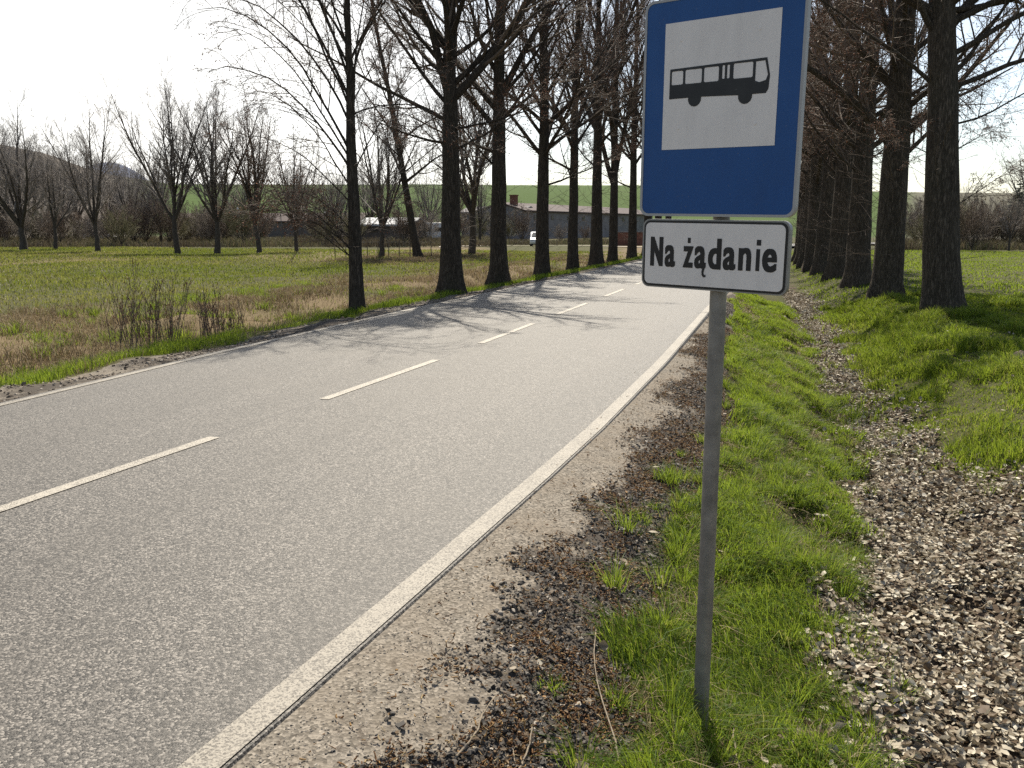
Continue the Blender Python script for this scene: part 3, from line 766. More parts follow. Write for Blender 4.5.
# right-hand background: hedge shrubs, a slim tree, a round crowned tree, a conifer
for i in range(24):
    px = 900 + i*7.8 + rs.uniform(-4, 4)
    x, y = at_px(px, rs.uniform(76, 94) if px > 915 else 96)
    place_tree('hedge_shrub', (F6, F7, F8)[i % 3], x, y, rs.random()*6, rs.uniform(0.75, 1.15), 'brown twiggy bush in the hedge behind the right lawn', cat='shrub', group='hedge bushes behind the right lawn', limbs=False)
x, y = at_px(-58, 48); place_tree('meadow_tree', F3, x, y, 2.6, 1.05, 'bare tree left of the frame, only its twig tips showing at the left edge')
x, y = at_px(966, 70); place_tree('lawn_shrub', F7, x, y, 0.4, 0.92, 'multi stemmed bare bush at the lawn end, right of the biggest trunk', cat='shrub')
x, y = at_px(1003, 72); place_tree('lawn_tree', F4, x, y, 2.2, 0.55, 'small bare tree at the lawn end beside the multi stemmed bush')
x, y = at_px(1022, 112); place_tree('round_tree', F2, x, y, 2.2, 0.98, 'tall round crowned bare tree beyond the hedge at right edge', limbs=False)
x, y = at_px(948, 100); place_tree('lawn_tree', F3, x, y, 1.2, 0.55, 'bare tree peeping over the hedge close to the biggest trunk', limbs=False)
x, y = at_px(1055, 108); place_tree('round_tree', F1, x, y, 4.2, 0.9, 'bare spreading tree beyond the hedge, outside the right edge', limbs=False)

# conifers
M['needle'] = simple_mat('spruce needles', (0.030, 0.045, 0.030), 0.8, 0.2, 0.35, 2)
def make_spruce(seed, H, w):
    rg = np.random.default_rng(seed)
    tr = trunk_mesh(rg, 'trunk', np.stack([np.zeros(6), np.zeros(6), np.linspace(-0.2, H*0.97, 6)], 1), np.linspace(0.16, 0.02, 6), 8, M['bark'], 0.2, 4)
    cr = Crown(); N = int(70*H/4)
    z = H*(0.06 + 0.93*rg.random(N)); az = rg.random(N)*2*pi
    L = w*(1 - z/H)**0.85*rg.uniform(0.6, 1.1, N) + 0.15
    S = np.stack([np.zeros(N), np.zeros(N), z], 1); D = np.stack([np.cos(az), np.sin(az), rg.uniform(-0.35, 0.1, N)], 1)
    P1, Q1 = grow(rg, S, D, L, np.full(N, 0.025), 5, 0.06, 0.03, 0.3); cr.add(P1, Q1, 3)
    a = spawn(rg, P1, Q1, L, 12, 0.15, 1, 0.5, 1.0, 0.2, 0.45, 1.0, -0.15)
    P2, Q2 = grow(rg, *a, 3, 0.08, -0.03, 0.5); cr.add(P2, np.full(Q2.shape, 0.045)*np.array([1, 1, .8, .3]), 3)
    return {'trunk': tr, 'limbs': [], 'crown': cr.mesh('crown', [M['needle']])}
SP = make_spruce(501, 7.5, 2.2)
x, y = at_px(1008, 96); place_tree('spruce', SP, x, y, 0, 0.92, 'dark spruce rising out of the hedge at right edge', z=0.0)
x, y = at_px(212, 124); place_tree('spruce', SP, x, y, 1, 0.80, 'dark spruce behind the long barn, left of the twin stemmed tree')
x, y = at_px(382, 116); place_tree('spruce', SP, x, y, 2, 0.86, 'dark spruce behind the white roofed shed')
x, y = at_px(400, 120); place_tree('spruce', SP, x, y, 4, 0.72, 'shorter dark spruce right behind the white roofed shed')

# bare verge shrubs: bundles of thin stems
def make_stems(seed, n, h, w, mat='twig_red'):
    rg = np.random.default_rng(seed)
    S = np.stack([rg.normal(0, w*0.3, n), rg.normal(0, w*0.2, n), np.full(n, -0.05)], 1)
    D = np.stack([rg.normal(0, 0.10, n), rg.normal(0, 0.10, n), np.ones(n)], 1)
    L = h*rg.uniform(0.45, 1.1, n)
    P1, Q1 = grow(rg, S, D, L, rg.uniform(0.004, 0.009, n), 7, 0.06, 0.05, 0.3)
    cr = Crown(); cr.add(P1, Q1, 5)
    a = spawn(rg, P1, Q1, L, 7, 0.25, 1, 0.25, 0.6, 0.2, 0.5, 0.6, 0.2)
    P2, Q2 = grow(rg, *a, 4, 0.08, 0.06, 0.4); cr.add(P2, np.maximum(Q2, 0.003), 3)
    cr.buds(rg, P2, 2, 0.025)
    return cr.mesh('stems', [M[mat], M['bud']])
for k, (x, y, n, h, w, lab) in enumerate([(-9.1, 11.05, 24, 1.35, 0.5, 'tallest leafless sapling clump on the left verge beside the road'),
        (-8.75, 11.3, 16, 1.05, 0.35, 'leafless sapling clump just right of the tallest one on left verge'),
        (-8.85, 12.5, 16, 1.0, 0.4, 'thin leafless sapling clump midway between the tallest clump and the young tree'),
        (-8.95, 13.2, 24, 0.85, 0.6, 'low wide leafless clump nearer the young roadside tree')]):
    o = obj('sapling_clump', make_stems(600+k, n, h, w), loc=(x, y, float(terrain(x, y))))
    tag(o, lab, 'shrub', 'leafless clumps on the left verge')

# ------------------------------------------------------------------ ground cover (stuff)
def blades(name, X, Y, H, W, tint, mat, lean=0.35, leandir=None, rg=rng, zoff=-0.01):
    N = len(X)
    Z = terrain(X, Y) + zoff
    az = rg.random(N)*2*pi
    la = az + rg.normal(0, 1.0, N) if leandir is None else leandir + rg.normal(0, 0.7, N)
    lm = np.abs(rg.normal(lean, lean*0.5, N))
    B = np.stack([X, Y, Z], 1)
    side = np.stack([np.cos(az), np.sin(az), np.zeros(N)], 1)*(W/2)[:, None]
    ld = np.stack([np.cos(la), np.sin(la), np.zeros(N)], 1)
    mid = B + ld*(H*lm*0.30)[:, None] + np.array([0, 0, 1])*(H*0.55)[:, None]
    tip = B + ld*(H*lm)[:, None] + np.array([0, 0, 1])*(H*np.clip(1 - lm*0.35, 0.3, 1))[:, None]
    V = np.stack([B-side, B+side, mid-side*0.8, mid+side*0.8, tip], 1).reshape(-1, 3)
    b = (np.arange(N)*5)[:, None]
    F4_ = b + np.array([[0, 1, 3, 2]]); F3_ = b + np.array([[2, 3, 4]])
    o = obj(name, mesh_np(name, V, [F4_, F3_], mat, attr={'tint': np.repeat(tint, 5)}))
    tag(o, kind='stuff')
    return o

def scatter(n, x0, x1, y0, y1, dens, ypow=1.0, rg=rng):
    """random points; y biased to the near end by ypow; kept with probability dens(x,y)"""
    u = rg.random(n)**ypow
    Y = y0 + (y1-y0)*u; X = rg.uniform(x0, x1, n)
    k = rg.random(n) < dens(X, Y)
    return X[k], Y[k]

# right bank beside the shoulder
def d_bank(X, Y):
    g = (1 - zone_shoulder(X, Y))*(1 - zone_litter(X, Y))
    cl = sstep(0.30, 0.62, vn1(X*3.1+5, Y*2.2)*0.6 + vn2(X*8, Y*6)*0.4)
    return g*(0.34 + 0.66*cl)*(X > -1.0)
X, Y = scatter(400000, -0.95, 1.25, 1.9, 26, d_bank, 2.4)
clump = vn1(X*3.1+5, Y*2.2)*0.6 + vn4(X*9, Y*8)*0.4
H = (0.035 + 0.115*sstep(0.3, 0.75, clump))*rng.uniform(0.45, 1.4, len(X))
tint = np.clip(0.20 + 0.55*vn3(X*1.7, Y*1.3) + 0.25*(clump-0.4) + rng.normal(0, 0.17, len(X)), 0, 0.93); dr = rng.random(len(X)); tint[dr < 0.09] = 1.0
H[dr < 0.09] *= 0.8
blades('verge_grass', X, Y, H, 0.0034*(1 + Y/7)*rng.uniform(0.6, 1.3, len(X)), tint, M['grass'], 0.75, leandir=2.2 + 5*vn2(X*1.8, Y*1.8))
X, Y = scatter(70000, -0.9, 1.4, 1.9, 22, lambda a, b: (1 - zone_litter(a, b))*(1 - zone_shoulder(a, b))*sstep(0.35, 0.6, vn3(a*4+1, b*3.5)*0.6 + vn2(a*13, b*11)*0.4), 2.3)
blades('dry_thatch', X, Y, rng.uniform(0.03, 0.10, len(X)), 0.0032*(1 + Y/8), np.clip(rng.normal(0.45, 0.28, len(X)), 0, 1), M['dry'], 1.6, zoff=0.004)
# tussocks: taller clumps fanning out of one foot
nt_ = 950
cx = rng.uniform(-0.75, 1.2, nt_); cy = 2.0 + 13*rng.random(nt_)**1.7
kp = rng.random(nt_) < (1 - zone_litter(cx, cy))*np.where(cx < iv(GRL, cy), np.exp(-(iv(GRL, cy)-cx)/0.12), 1)
cx, cy = cx[kp], cy[kp]; k = 90
rad_ = np.abs(rng.normal(0, 0.035, (len(cx), k))); an = rng.random((len(cx), k))*2*pi
X = (cx[:, None] + rad_*np.cos(an)).ravel(); Y = (cy[:, None] + rad_*np.sin(an)).ravel()
hh_ = 0.07 + 0.17*rng.random(len(cx))**1.4
H = (hh_[:, None]*rng.uniform(0.5, 1.15, (len(cx), k))).ravel()
tint = np.clip((rng.uniform(0.25, 0.75, len(cx))[:, None] + rng.normal(0, 0.14, (len(cx), k))).ravel(), 0, 0.95); tint[rng.random(len(X)) < 0.06] = 1
blades('verge_tussock', X, Y, H, np.full(len(X), 0.0036), tint, M['grass'], 0.8, leandir=an.ravel())
# tufts standing in the leaf litter along its rims
n_ = 130
cy = 2.2 + 20*rng.random(n_)**1.5; sd_ = rng.random(n_) < 0.4
cx = np.where(sd_, iv(LITL, cy) + np.abs(rng.normal(0, 0.16, n_)), iv(LITR, cy) - np.abs(rng.normal(0, 0.30, n_))); k = 45
an = rng.random((n_, k))*2*pi; rad_ = np.abs(rng.normal(0, 0.05, (n_, k)))
X = (cx[:, None] + rad_*np.cos(an)).ravel(); Y = (cy[:, None] + rad_*np.sin(an)).ravel()
H = (rng.uniform(0.05, 0.15, n_)[:, None]*rng.uniform(0.5, 1.2, (n_, k))).ravel()
tint = np.clip((rng.uniform(0.2, 0.8, n_)[:, None] + rng.normal(0, 0.15, (n_, k))).ravel(), 0, 0.95); tint[rng.random(len(X)) < 0.12] = 1
blades('litter_tufts', X, Y, H, np.full(len(X), 0.0042), tint, M['grass'], 0.8, leandir=an.ravel())
# lawn on the right
def d_lawn(X, Y):
    g = (1 - zone_litter(X, Y))
    return g*(0.6 + 0.4*sstep(0.3, 0.6, vn2(X*1.6, Y*1.3)*0.6 + vn1(X*5, Y*4)*0.4))*sstep(1.0, 1.5, X)
X, Y = scatter(620000, 1.0, 11, 3.0, 26, lambda a, b: d_lawn(a, b)*(a < 0.37*b + 1.0), 1.35)
H = (0.04 + 0.20*sstep(0.35, 0.8, vn2(X*1.6, Y*1.3)*0.5 + vn4(X*4, Y*4)*0.5))*rng.uniform(0.5, 1.4, len(X))
tint = np.clip(0.10 + 0.5*vn3(X*0.9+7, Y*0.7) + 0.45*vn1(X*3.3, Y*2.6) + rng.normal(0, 0.15, len(X)), 0, 0.95); tint[rng.random(len(X)) < 0.06] = 1
blades('lawn_grass', X, Y, H, 0.004*(1 + Y/9), tint, M['lawn'], 0.6)
X, Y = scatter(110000, 1.2, 34, 24, 78, lambda a, b: sstep(1.2, 2.0, a)*(a < b*0.42 + 1), 1.2)
H = (0.05 + 0.07*vn2(X*0.7, Y*0.5))*rng.uniform(0.6, 1.3, len(X))
tint = np.clip(0.35 + 0.45*vn3(X*0.25+7, Y*0.2) + rng.normal(0, 0.12, len(X)), 0, 0.95)
blades('lawn_grass', X, Y, H, np.full(len(X), 0.03), tint, M['lawn'], 0.6)
# bright strip on the left road edge
def d_left(X, Y):
    o = fL(Y) - X + (vn3(X*2.6, Y*1.7)-0.5)*0.4
    return sstep(0.72, 0.95, o)*sstep(1.95, 1.35, o + (vn1(X*1.2, Y*0.7)-0.5)*0.9)*(0.3 + 0.7*sstep(0.3, 0.6, vn2(X*2, Y*1.6)))
X, Y = scatter(150000, -9.2, -6.6, 4.5, 60, d_left, 2.0)
H = rng.uniform(0.05, 0.17, len(X))*(0.6 + 0.8*vn2(X*2, Y*1.6))
blades('roadside_grass', X, Y, H, 0.004*(1 + Y/12), np.clip(0.35 + 0.4*vn3(X, Y) + rng.normal(0, 0.15, len(X)), 0, 0.95), M['grass'], 0.5)
# dry grass and green meadow on the left
def in_view(X, Y): return (X > -1.02*Y - 6)
def d_dry(X, Y): return zone_dry(X, Y)*in_view(X, Y)*(0.3 + 0.7*sstep(0.3, 0.6, vn2(X*1.1+2, Y*0.9)))
X, Y = scatter(330000, -26, -7.6, 6, 62, d_dry, 1.9)
H = rng.uniform(0.07, 0.34, len(X))*(0.25 + 0.95*vn2(X*1.1+2, Y*0.9))
blades('dry_grass', X, Y, H, 0.0045*(1 + np.hypot(X, Y)/13), np.clip(rng.normal(0.5, 0.22, len(X)) + (vn4(X*0.5, Y*0.5)-0.5)*0.5, 0, 1), M['dry'], 0.75)
n_ = 170
cx = -8.9 - 7*rng.random(n_)**1.5; cy = 7.5 + 22*rng.random(n_)**1.3; k = 110
kp = vn3(cx*0.45+1, cy*0.3) > 0.50; cx, cy = cx[kp], cy[kp]; n_ = len(cx)
an = rng.random((n_, k))*2*pi; rad_ = np.abs(rng.normal(0, 0.16, (n_, k)))
X = (cx[:, None] + rad_*np.cos(an)).ravel(); Y = (cy[:, None] + rad_*np.sin(an)).ravel()
H = (rng.uniform(0.12, 0.36, n_)[:, None]*rng.uniform(0.4, 1.1, (n_, k))).ravel()
blades('ditch_grass', X, Y, H, np.full(len(X), 0.009), np.clip((rng.uniform(0.1, 0.7, n_)[:, None] + rng.normal(0, 0.14, (n_, k))).ravel(), 0, 0.95), M['grass'], 0.7, leandir=an.ravel())
def d_mead(X, Y): return (1 - 0.75*zone_dry(X, Y))*in_view(X, Y)*sstep(1.2, 2.2, fL(np.clip(Y, -40, 70)) - X)
X, Y = scatter(330000, -75, -7.6, 6, 72, d_mead, 1.3)
H = rng.uniform(0.06, 0.20, len(X))*(0.6 + 0.7*vn2(X*0.6, Y*0.5))
tint = np.clip(0.20 + 0.95*(vn3(X*0.16+3, Y*0.11)*0.6 + vn4(X*0.5, Y*0.35)*0.4) + rng.normal(0, 0.15, len(X)) - 0.12*vn1(X*1.2, Y*1.1), 0, 1)
blades('meadow_grass', X, Y, H, 0.005*(1 + np.hypot(X, Y)/9), tint, M['meadow'], 0.6)

# rank brown undergrowth below the far thicket and the hedge
M['rank'] = blade_mat('rank undergrowth', [(0.0, (0.075, 0.060, 0.040)), (0.5, (0.15, 0.122, 0.080)), (0.8, (0.13, 0.135, 0.055)), (1.0, (0.20, 0.16, 0.10))], 0.2, 0.8)
def band_px(n, p0, p1, d0, d1):
    px = rng.uniform(p0, p1, n); D = rng.uniform(d0, d1, n); Xc = (px-512)/F_PX*D
    return Xc*cos(cam_yaw) - D*sin(cam_yaw), Xc*sin(cam_yaw) + D*cos(cam_yaw)
for n, p0, p1, d0, d1, h in [(42000, -110, 500, 86, 128, 1.0), (15000, 875, 1130, 73, 96, 0.95), (9000, 455, 650, 98, 118, 0.7)]:
    X, Y = band_px(n, p0, p1, d0, d1)
    blades('undergrowth', X, Y, h*rng.uniform(0.3, 1.2, n)*(0.4 + 0.9*vn2(X*0.25, Y*0.25)), np.full(n, 0.06), np.clip(vn3(X*0.2, Y*0.2) + rng.normal(0, 0.2, n), 0, 1), M['rank'], 0.5)
# dead leaves in the ditch
def leaves(name, X, Y, size, tint, mat, rg=rng, lift=0.02):
    N = len(X); Z = terrain(X, Y) + rg.uniform(0.0, lift, N)
    q = rg.random(N)*2*pi; tl = np.abs(rg.normal(0, 0.6, N)); ta = rg.random(N)*2*pi
    nrm = unit(np.stack([np.sin(tl)*np.cos(ta), np.sin(tl)*np.sin(ta), np.cos(tl)], 1))
    u = np.stack([np.cos(q), np.sin(q), np.zeros(N)], 1); u = unit(u - (u*nrm).sum(1, keepdims=True)*nrm); w = np.cross(nrm, u)
    C = np.stack([X, Y, Z], 1); s = size[:, None]
    cu = rg.uniform(-0.3, 0.6, N)[:, None]*s; wd = rg.uniform(0.28, 0.45, N)[:, None]
    pts = [C - u*s*0.5 + nrm*cu*0.6, C - u*s*0.12 + w*s*wd + nrm*cu, C - u*s*0.08, C - u*s*0.12 - w*s*wd + nrm*cu*0.8,
           C + u*s*0.24 + w*s*wd*0.7 + nrm*cu*0.9, C + u*s*0.22 + nrm*cu*0.15, C + u*s*0.24 - w*s*wd*0.7 + nrm*cu*1.1, C + u*s*0.55 + nrm*cu*0.9]
    V = np.stack(pts, 1).reshape(-1, 3); b = (np.arange(N)*8)[:, None]
    F3_ = np.concatenate([b + np.array([[0, 2, 1]]), b + np.array([[0, 3, 2]]), b + np.array([[4, 5, 7]]), b + np.array([[5, 6, 7]])])
    F4_ = np.concatenate([b + np.array([[1, 2, 5, 4]]), b + np.array([[2, 3, 6, 5]])])
    return tag(obj(name, mesh_np(name, V, [F3_, F4_], mat, smooth=True, attr={'tint': np.repeat(tint, 8)})), kind='stuff')
X, Y = scatter(170000, -0.2, 3.4, 1.8, 34, lambda a, b: zone_litter(a, b)*(0.55 + 0.45*vn1(a*3, b*3)), 1.7)
leaves('leaf_litter', X, Y, rng.uniform(0.020, 0.056, len(X))*(1 + np.clip(Y-6, 0, 20)*0.03), np.clip(rng.normal(0.62, 0.23, len(X)), 0, 1), M['leaf'], lift=0.04)
# stray leaves on the bank and shoulder
X, Y = scatter(26000, -1.0, 6, 2, 24, lambda a, b: 0.85*np.exp(-(np.maximum(np.maximum(iv(LITL, b)-a, a-iv(LITR, b)), 0)/0.28)**2) + 0.05, 1.6)
leaves('stray_leaves', X, Y, rng.uniform(0.025, 0.06, len(X)), np.clip(rng.normal(0.40, 0.22, len(X)), 0, 0.85), M['leaf'], lift=0.06)

# gravel, clods and catkins on the shoulders
ICO = None
def ico():
    t = (1+5**0.5)/2
    V = np.array([(-1,t,0),(1,t,0),(-1,-t,0),(1,-t,0),(0,-1,t),(0,1,t),(0,-1,-t),(0,1,-t),(t,0,-1),(t,0,1),(-t,0,-1),(-t,0,1)], float)/math.hypot(1, t)
    F = np.array([(0,11,5),(0,5,1),(0,1,7),(0,7,10),(0,10,11),(1,5,9),(5,11,4),(11,10,2),(10,7,6),(7,1,8),(3,9,4),(3,4,2),(3,2,6),(3,6,8),(3,8,9),(4,9,5),(2,4,11),(6,2,10),(8,6,7),(9,8,1)])
    return V, F
IV, IF = ico()
def stones(name, X, Y, size, tint, mat, flat=0.6, rg=rng, sink=0.25):
    N = len(X); Z = terrain(X, Y)
    J = IV[None]*rg.uniform(0.35, 1.5, (N, 12, 1))
    sc = size[:, None]*rg.uniform(0.6, 1.2, (N, 3)); sc[:, 2] *= flat
    J = J*sc[:, None, :]
    q = rg.random(N)*2*pi; c, s = np.cos(q)[:, None], np.sin(q)[:, None]
    V = np.stack([J[..., 0]*c - J[..., 1]*s, J[..., 0]*s + J[..., 1]*c, J[..., 2]], -1)
    V += np.stack([X, Y, Z + size*flat*(1-2*sink)*0.6], 1)[:, None]
    F = (np.arange(N)*12)[:, None, None] + IF[None]
    me = mesh_np(name, V.reshape(-1, 3), F.reshape(-1, 3), mat, attr={'tint': np.repeat(tint, 12)}); me.shade_flat()
    return tag(obj(name, me), kind='stuff')
X, Y = scatter(90000, -1.5, 0.1, 1.9, 22, lambda a, b: np.clip(zone_debris(a, b)*(a > fR(b)+0.3)*(0.45 + 0.55*sstep(0.35, 0.6, vn2(a*4, b*3))), 0, 1), 1.8)
stones('gravel', X, Y, 0.003 + 0.015*rng.random(len(X))**3.2, np.clip(rng.normal(0.45, 0.30, len(X)), 0, 1), M['stone'])
X, Y = scatter(70000, -1.6, -0.4, 1.9, 18, lambda a, b: (a > fR(b)+0.17)*0.6*(1-0.6*zone_debris(a, b))*zone_shoulder(a, b), 1.8)
stones('fine_gravel', X, Y, 0.0012 + 0.0045*rng.random(len(X))**3.5, np.clip(rng.normal(0.72, 0.25, len(X)), 0, 1), M['stone'])
X, Y = scatter(1400, -1.05, -0.2, 2.0, 14, lambda a, b: zone_debris(a, b), 1.9)
stones('soil_clods', X, Y, 0.008 + 0.020*rng.random(len(X))**2.5, rng.random(len(X)), M['clod'], 0.7, sink=0.4)
X, Y = scatter(15000, -8.0, -6.8, 5, 45, lambda a, b: zone_shoulder(a, b)*(a < fL(b)-0.06)*(0.2 + 0.8*sstep(0.4, 0.6, vn2(a*3, b*2))), 1.6)
stones('soil_clods', X, Y, 0.008 + 0.022*rng.random(len(X))**2.5, rng.random(len(X))**0.7, M['clod'], 0.7, sink=0.4)
X, Y = scatter(110000, -1.35, 0.15, 1.9, 16, lambda a, b: np.clip(zone_debris(a, b)*(0.12 + 0.88*sstep(0.40, 0.66, vn1(a*4+2, b*3.4)*0.5 + vn3(a*13, b*11)*0.5)), 0, 1) + 0.02, 1.8)
def curls(name, X, Y, ln, r, tint, mat, rg=rng):
    N = len(X); Z = terrain(X, Y) + rg.uniform(0.003, 0.018, N)
    q = rg.random(N)*2*pi
    D = np.stack([np.cos(q), np.sin(q), rg.normal(0, 0.25, N)], 1)
    P, Q = grow(rg, np.stack([X, Y, Z], 1), D, ln, r, 3, 0.35, 0.0, 0.6)
    V, F = tubes(P, Q, 4)
    return tag(obj(name, mesh_np(name, V, F, mat, attr={'tint': np.repeat(tint, 16)})), kind='stuff')
curls('fallen_catkins', X, Y, rng.uniform(0.006, 0.030, len(X)), rng.uniform(0.0014, 0.0042, len(X)), np.clip(rng.normal(0.45, 0.3, len(X)), 0, 1), M['chaff'])
X, Y = scatter(5000, -0.4, 3.0, 1.9, 20, lambda a, b: 0.55*zone_litter(a, b), 1.8)
curls('twig_litter', X, Y, rng.uniform(0.05, 0.22, len(X)), rng.uniform(0.0012, 0.003, len(X)), np.clip(rng.normal(0.4, 0.3, len(X)), 0, 1), M['leaf'])

X, Y = scatter(110000, -1.45, 0.1, 1.9, 20, lambda a, b: np.clip(zone_debris(a, b)*(0.35 + 0.65*vn2(a*5, b*4.5)), 0, 1), 1.9)
M['scrap'] = blade_mat('leaf and bark scraps', [(0.0, (0.034, 0.031, 0.028)), (0.5, (0.085, 0.074, 0.062)), (0.75, (0.15, 0.098, 0.052)), (0.93, (0.26, 0.16, 0.075)), (1.0, (0.34, 0.29, 0.21))], 0.08, 0.8)
leaves('scrap_litter', X, Y, 0.006 + 0.020*rng.random(len(X))**1.9, np.clip(rng.normal(0.38, 0.27, len(X)), 0, 1), M['scrap'], lift=0.022)
# fallen sticks
def stick(pts, r, lab, forks=()):
    mb = MB()
    z = lambda x, y: float(terrain(x, y))
    P = [(x, y, z(x, y) + h + r) for x, y, h in pts]
    # smooth resample
    P = np.array(P); t = np.linspace(0, len(P)-1, 14)
    Q = np.stack([np.interp(t, range(len(P)), P[:, j]) for j in range(3)], 1)
    Q[1:-1] = (Q[:-2] + 2*Q[1:-1] + Q[2:])/4; Q[1:-1, :2] += rng.normal(0, r*0.4, (12, 2))
    mb.tube(Q, np.linspace(r, r*0.45, 14)*rng.uniform(0.85, 1.15, 14), 7)
    for f in forks:
        Pf = np.array([(x, y, z(x, y) + h + r) for x, y, h in f]); mb.tube(Pf, np.linspace(r*0.7, r*0.3, len(Pf)), 6)
    o = mb.build('fallen_stick', M['stick'], smooth=True)
    tag(o, lab, 'stick', 'fallen sticks on the gravel shoulder')
stick([(-0.90, 2.42, 0.0), (-0.86, 2.58, 0.015), (-0.875, 2.66, 0.015), (-0.865, 2.80, 0.02)], 0.0048, 'curved pale stick on dark gravel, leftmost of the fallen sticks')
stick([(-0.70, 2.48, 0.0), (-0.685, 2.60, 0.02), (-0.70, 2.70, 0.03)], 0.0048, 'short pale stick on dark gravel, middle one of the fallen sticks', [[(-0.70, 2.50, 0.0), (-0.735, 2.58, 0.01)]])
stick([(-0.36, 2.46, 0.0), (-0.40, 2.62, 0.02), (-0.39, 2.76, 0.03), (-0.50, 3.0, 0.03), (-0.60, 3.3, 0.03), (-0.63, 3.55, 0.02)], 0.0042, 'long kinked pale stick running from gravel into grass', [[(-0.40, 2.62, 0.02), (-0.45, 2.64, 0.015), (-0.47, 2.69, 0.01)]])
stick([(-0.52, 2.46, 0.0), (-0.45, 2.60, 0.025), (-0.41, 2.68, 0.03)], 0.011, 'thick brown root like stick beside the grass edge')
stick([(0.02, 3.0, 0.02), (-0.02, 3.25, 0.05), (-0.03, 3.5, 0.03)], 0.005, 'thin dry stick in grass just right of the sign pole')
stick([(0.62, 2.9, 0.03), (0.78, 3.0, 0.05), (0.95, 2.98, 0.04)], 0.006, 'pale stick lying on dead leaves low in the ditch')

# molehill by right edge
mb_x, mb_y = at_px(1026, 11.6)
V, F = [], []
for i in range(15):
    for k in range(28):
        rr = i/14*0.34; a_ = 2*pi*k/28
        px_, py_ = mb_x + rr*cos(a_), mb_y + rr*sin(a_)
        V.append((px_, py_, float(terrain(px_, py_)) + 0.17*math.exp(-(rr/0.17)**2) - 0.02 + 0.05*random.random()*(1 - i/15)))
for i in range(14):
    for k in range(28): F.append((i*28+k, (i+1)*28+k, (i+1)*28+(k+1) % 28, i*28+(k+1) % 28))
o = obj('molehill', mesh_np('molehill', np.array(V), np.array(F), M['clod'], attr={'tint': rng.random(len(V))}))
tag(o, 'brown crumbly molehill on the lawn at the right edge', 'molehill')

# ------------------------------------------------------------------ bus stop sign
SX, SY, SZ = -0.183, 3.269, 1.695
sign = empty('bus_stop_sign', (SX + 0.028, SY + 0.055, float(terrain(SX, SY))), 0)
tag(sign, 'blue bus stop sign with white request plate on a grey steel pole', 'road sign')
gz = float(terrain(SX + 0.028, SY + 0.055))
M['galv'] = simple_mat('galvanised steel', (0.22, 0.205, 0.18), 0.5, 0.4, 0.28, 14, 0.35, 0.1)
M['sign_back'] = simple_mat('sign sheet back', (0.26, 0.255, 0.24), 0.45, 0.4, 0.08, 8, 0.5)
def sheet_mat(name, c, dirt=0.35):
    m, nt, out = new_mat(name)
    p = principled(nt, out, 0.38, 0.4)
    v = texco(nt)
    n = noise(nt, texco(nt, 'Object', (1, 1, 0.4)), 9, 6, 0.7)
    sp = node(nt, 'ShaderNodeTexVoronoi', Scale=38.0); nt.links.new(v, sp.inputs['Vector'])
    d = tuple(k*0.62 + 0.02 for k in c)
    col = mixc(nt, maprange(nt, n, 0.45, 0.75, 0, dirt), c, d)
    col = mixc(nt, maprange(nt, sp.outputs['Distance'], 0.06, 0.10, 0.30, 0.0), col, (0.20, 0.18, 0.15))
    nt.links.new(col, p.inputs['Base Color'])
    nt.links.new(maprange(nt, n, 0.3, 0.7, 0.3, 0.5), p.inputs['Roughness'])
    return m
M['blue'] = sheet_mat('blue sign sheeting', (0.0006, 0.064, 0.23), 0.4)
M['white'] = sheet_mat('white sign sheeting', (0.76, 0.71, 0.655), 0.35)
M['black'] = sheet_mat('black lettering film', (0.012, 0.012, 0.013), 0.1)
M['rimgrey'] = simple_mat('pale rim', (0.36, 0.355, 0.34), 0.5, 0.4, 0.06, 10)
def rrect(x0, z0, x1, z1, r, n=7):
    P = []
    for cx, cz, a0 in ((x1-r, z0+r, -90), (x1-r, z1-r, 0), (x0+r, z1-r, 90), (x0+r, z0+r, 180)):
        for k in range(n):
            a = radians(a0 + 90*k/(n-1)); P.append((cx + r*cos(a), cz + r*sin(a)))
    return P
def slab(name, poly, y0, y1, mat, parent):
    mb = MB(); mb.prism(poly, y0, y1); return mb.build(name, mat, parent)
def ring(name, outer, inner, y0, y1, mat, parent):
    n = len(outer); V = [(p[0], y0, p[1]) for p in outer] + [(p[0], y0, p[1]) for p in inner] + [(p[0], y1, p[1]) for p in outer] + [(p[0], y1, p[1]) for p in inner]
    F = []
    for i in range(n):
        j = (i+1) % n
        F += [(i, j, n+j, n+i), (2*n+i, 3*n+i, 3*n+j, 2*n+j), (i, 2*n+i, 2*n+j, j), (n+i, n+j, 3*n+j, 3*n+i)]
    mb = MB(); mb.add(V, F); return mb.build(name, mat, parent)
yaw, tilt, roll = -0.426, 0.026, 0.020
from mathutils import Matrix, Vector, Euler
Mrot = Matrix.Rotation(yaw, 4, 'Z') @ Matrix.Rotation(tilt, 4, 'X') @ Matrix.Rotation(roll, 4, 'Y')
base = Matrix.Translation((SX, SY, SZ)) @ Mrot
def set_world(o, mw):
    o.parent = sign
    o.matrix_parent_inverse = Matrix.Identity(4)
    o.matrix_basis = Matrix.Translation(-Vector(sign.location)) @ mw
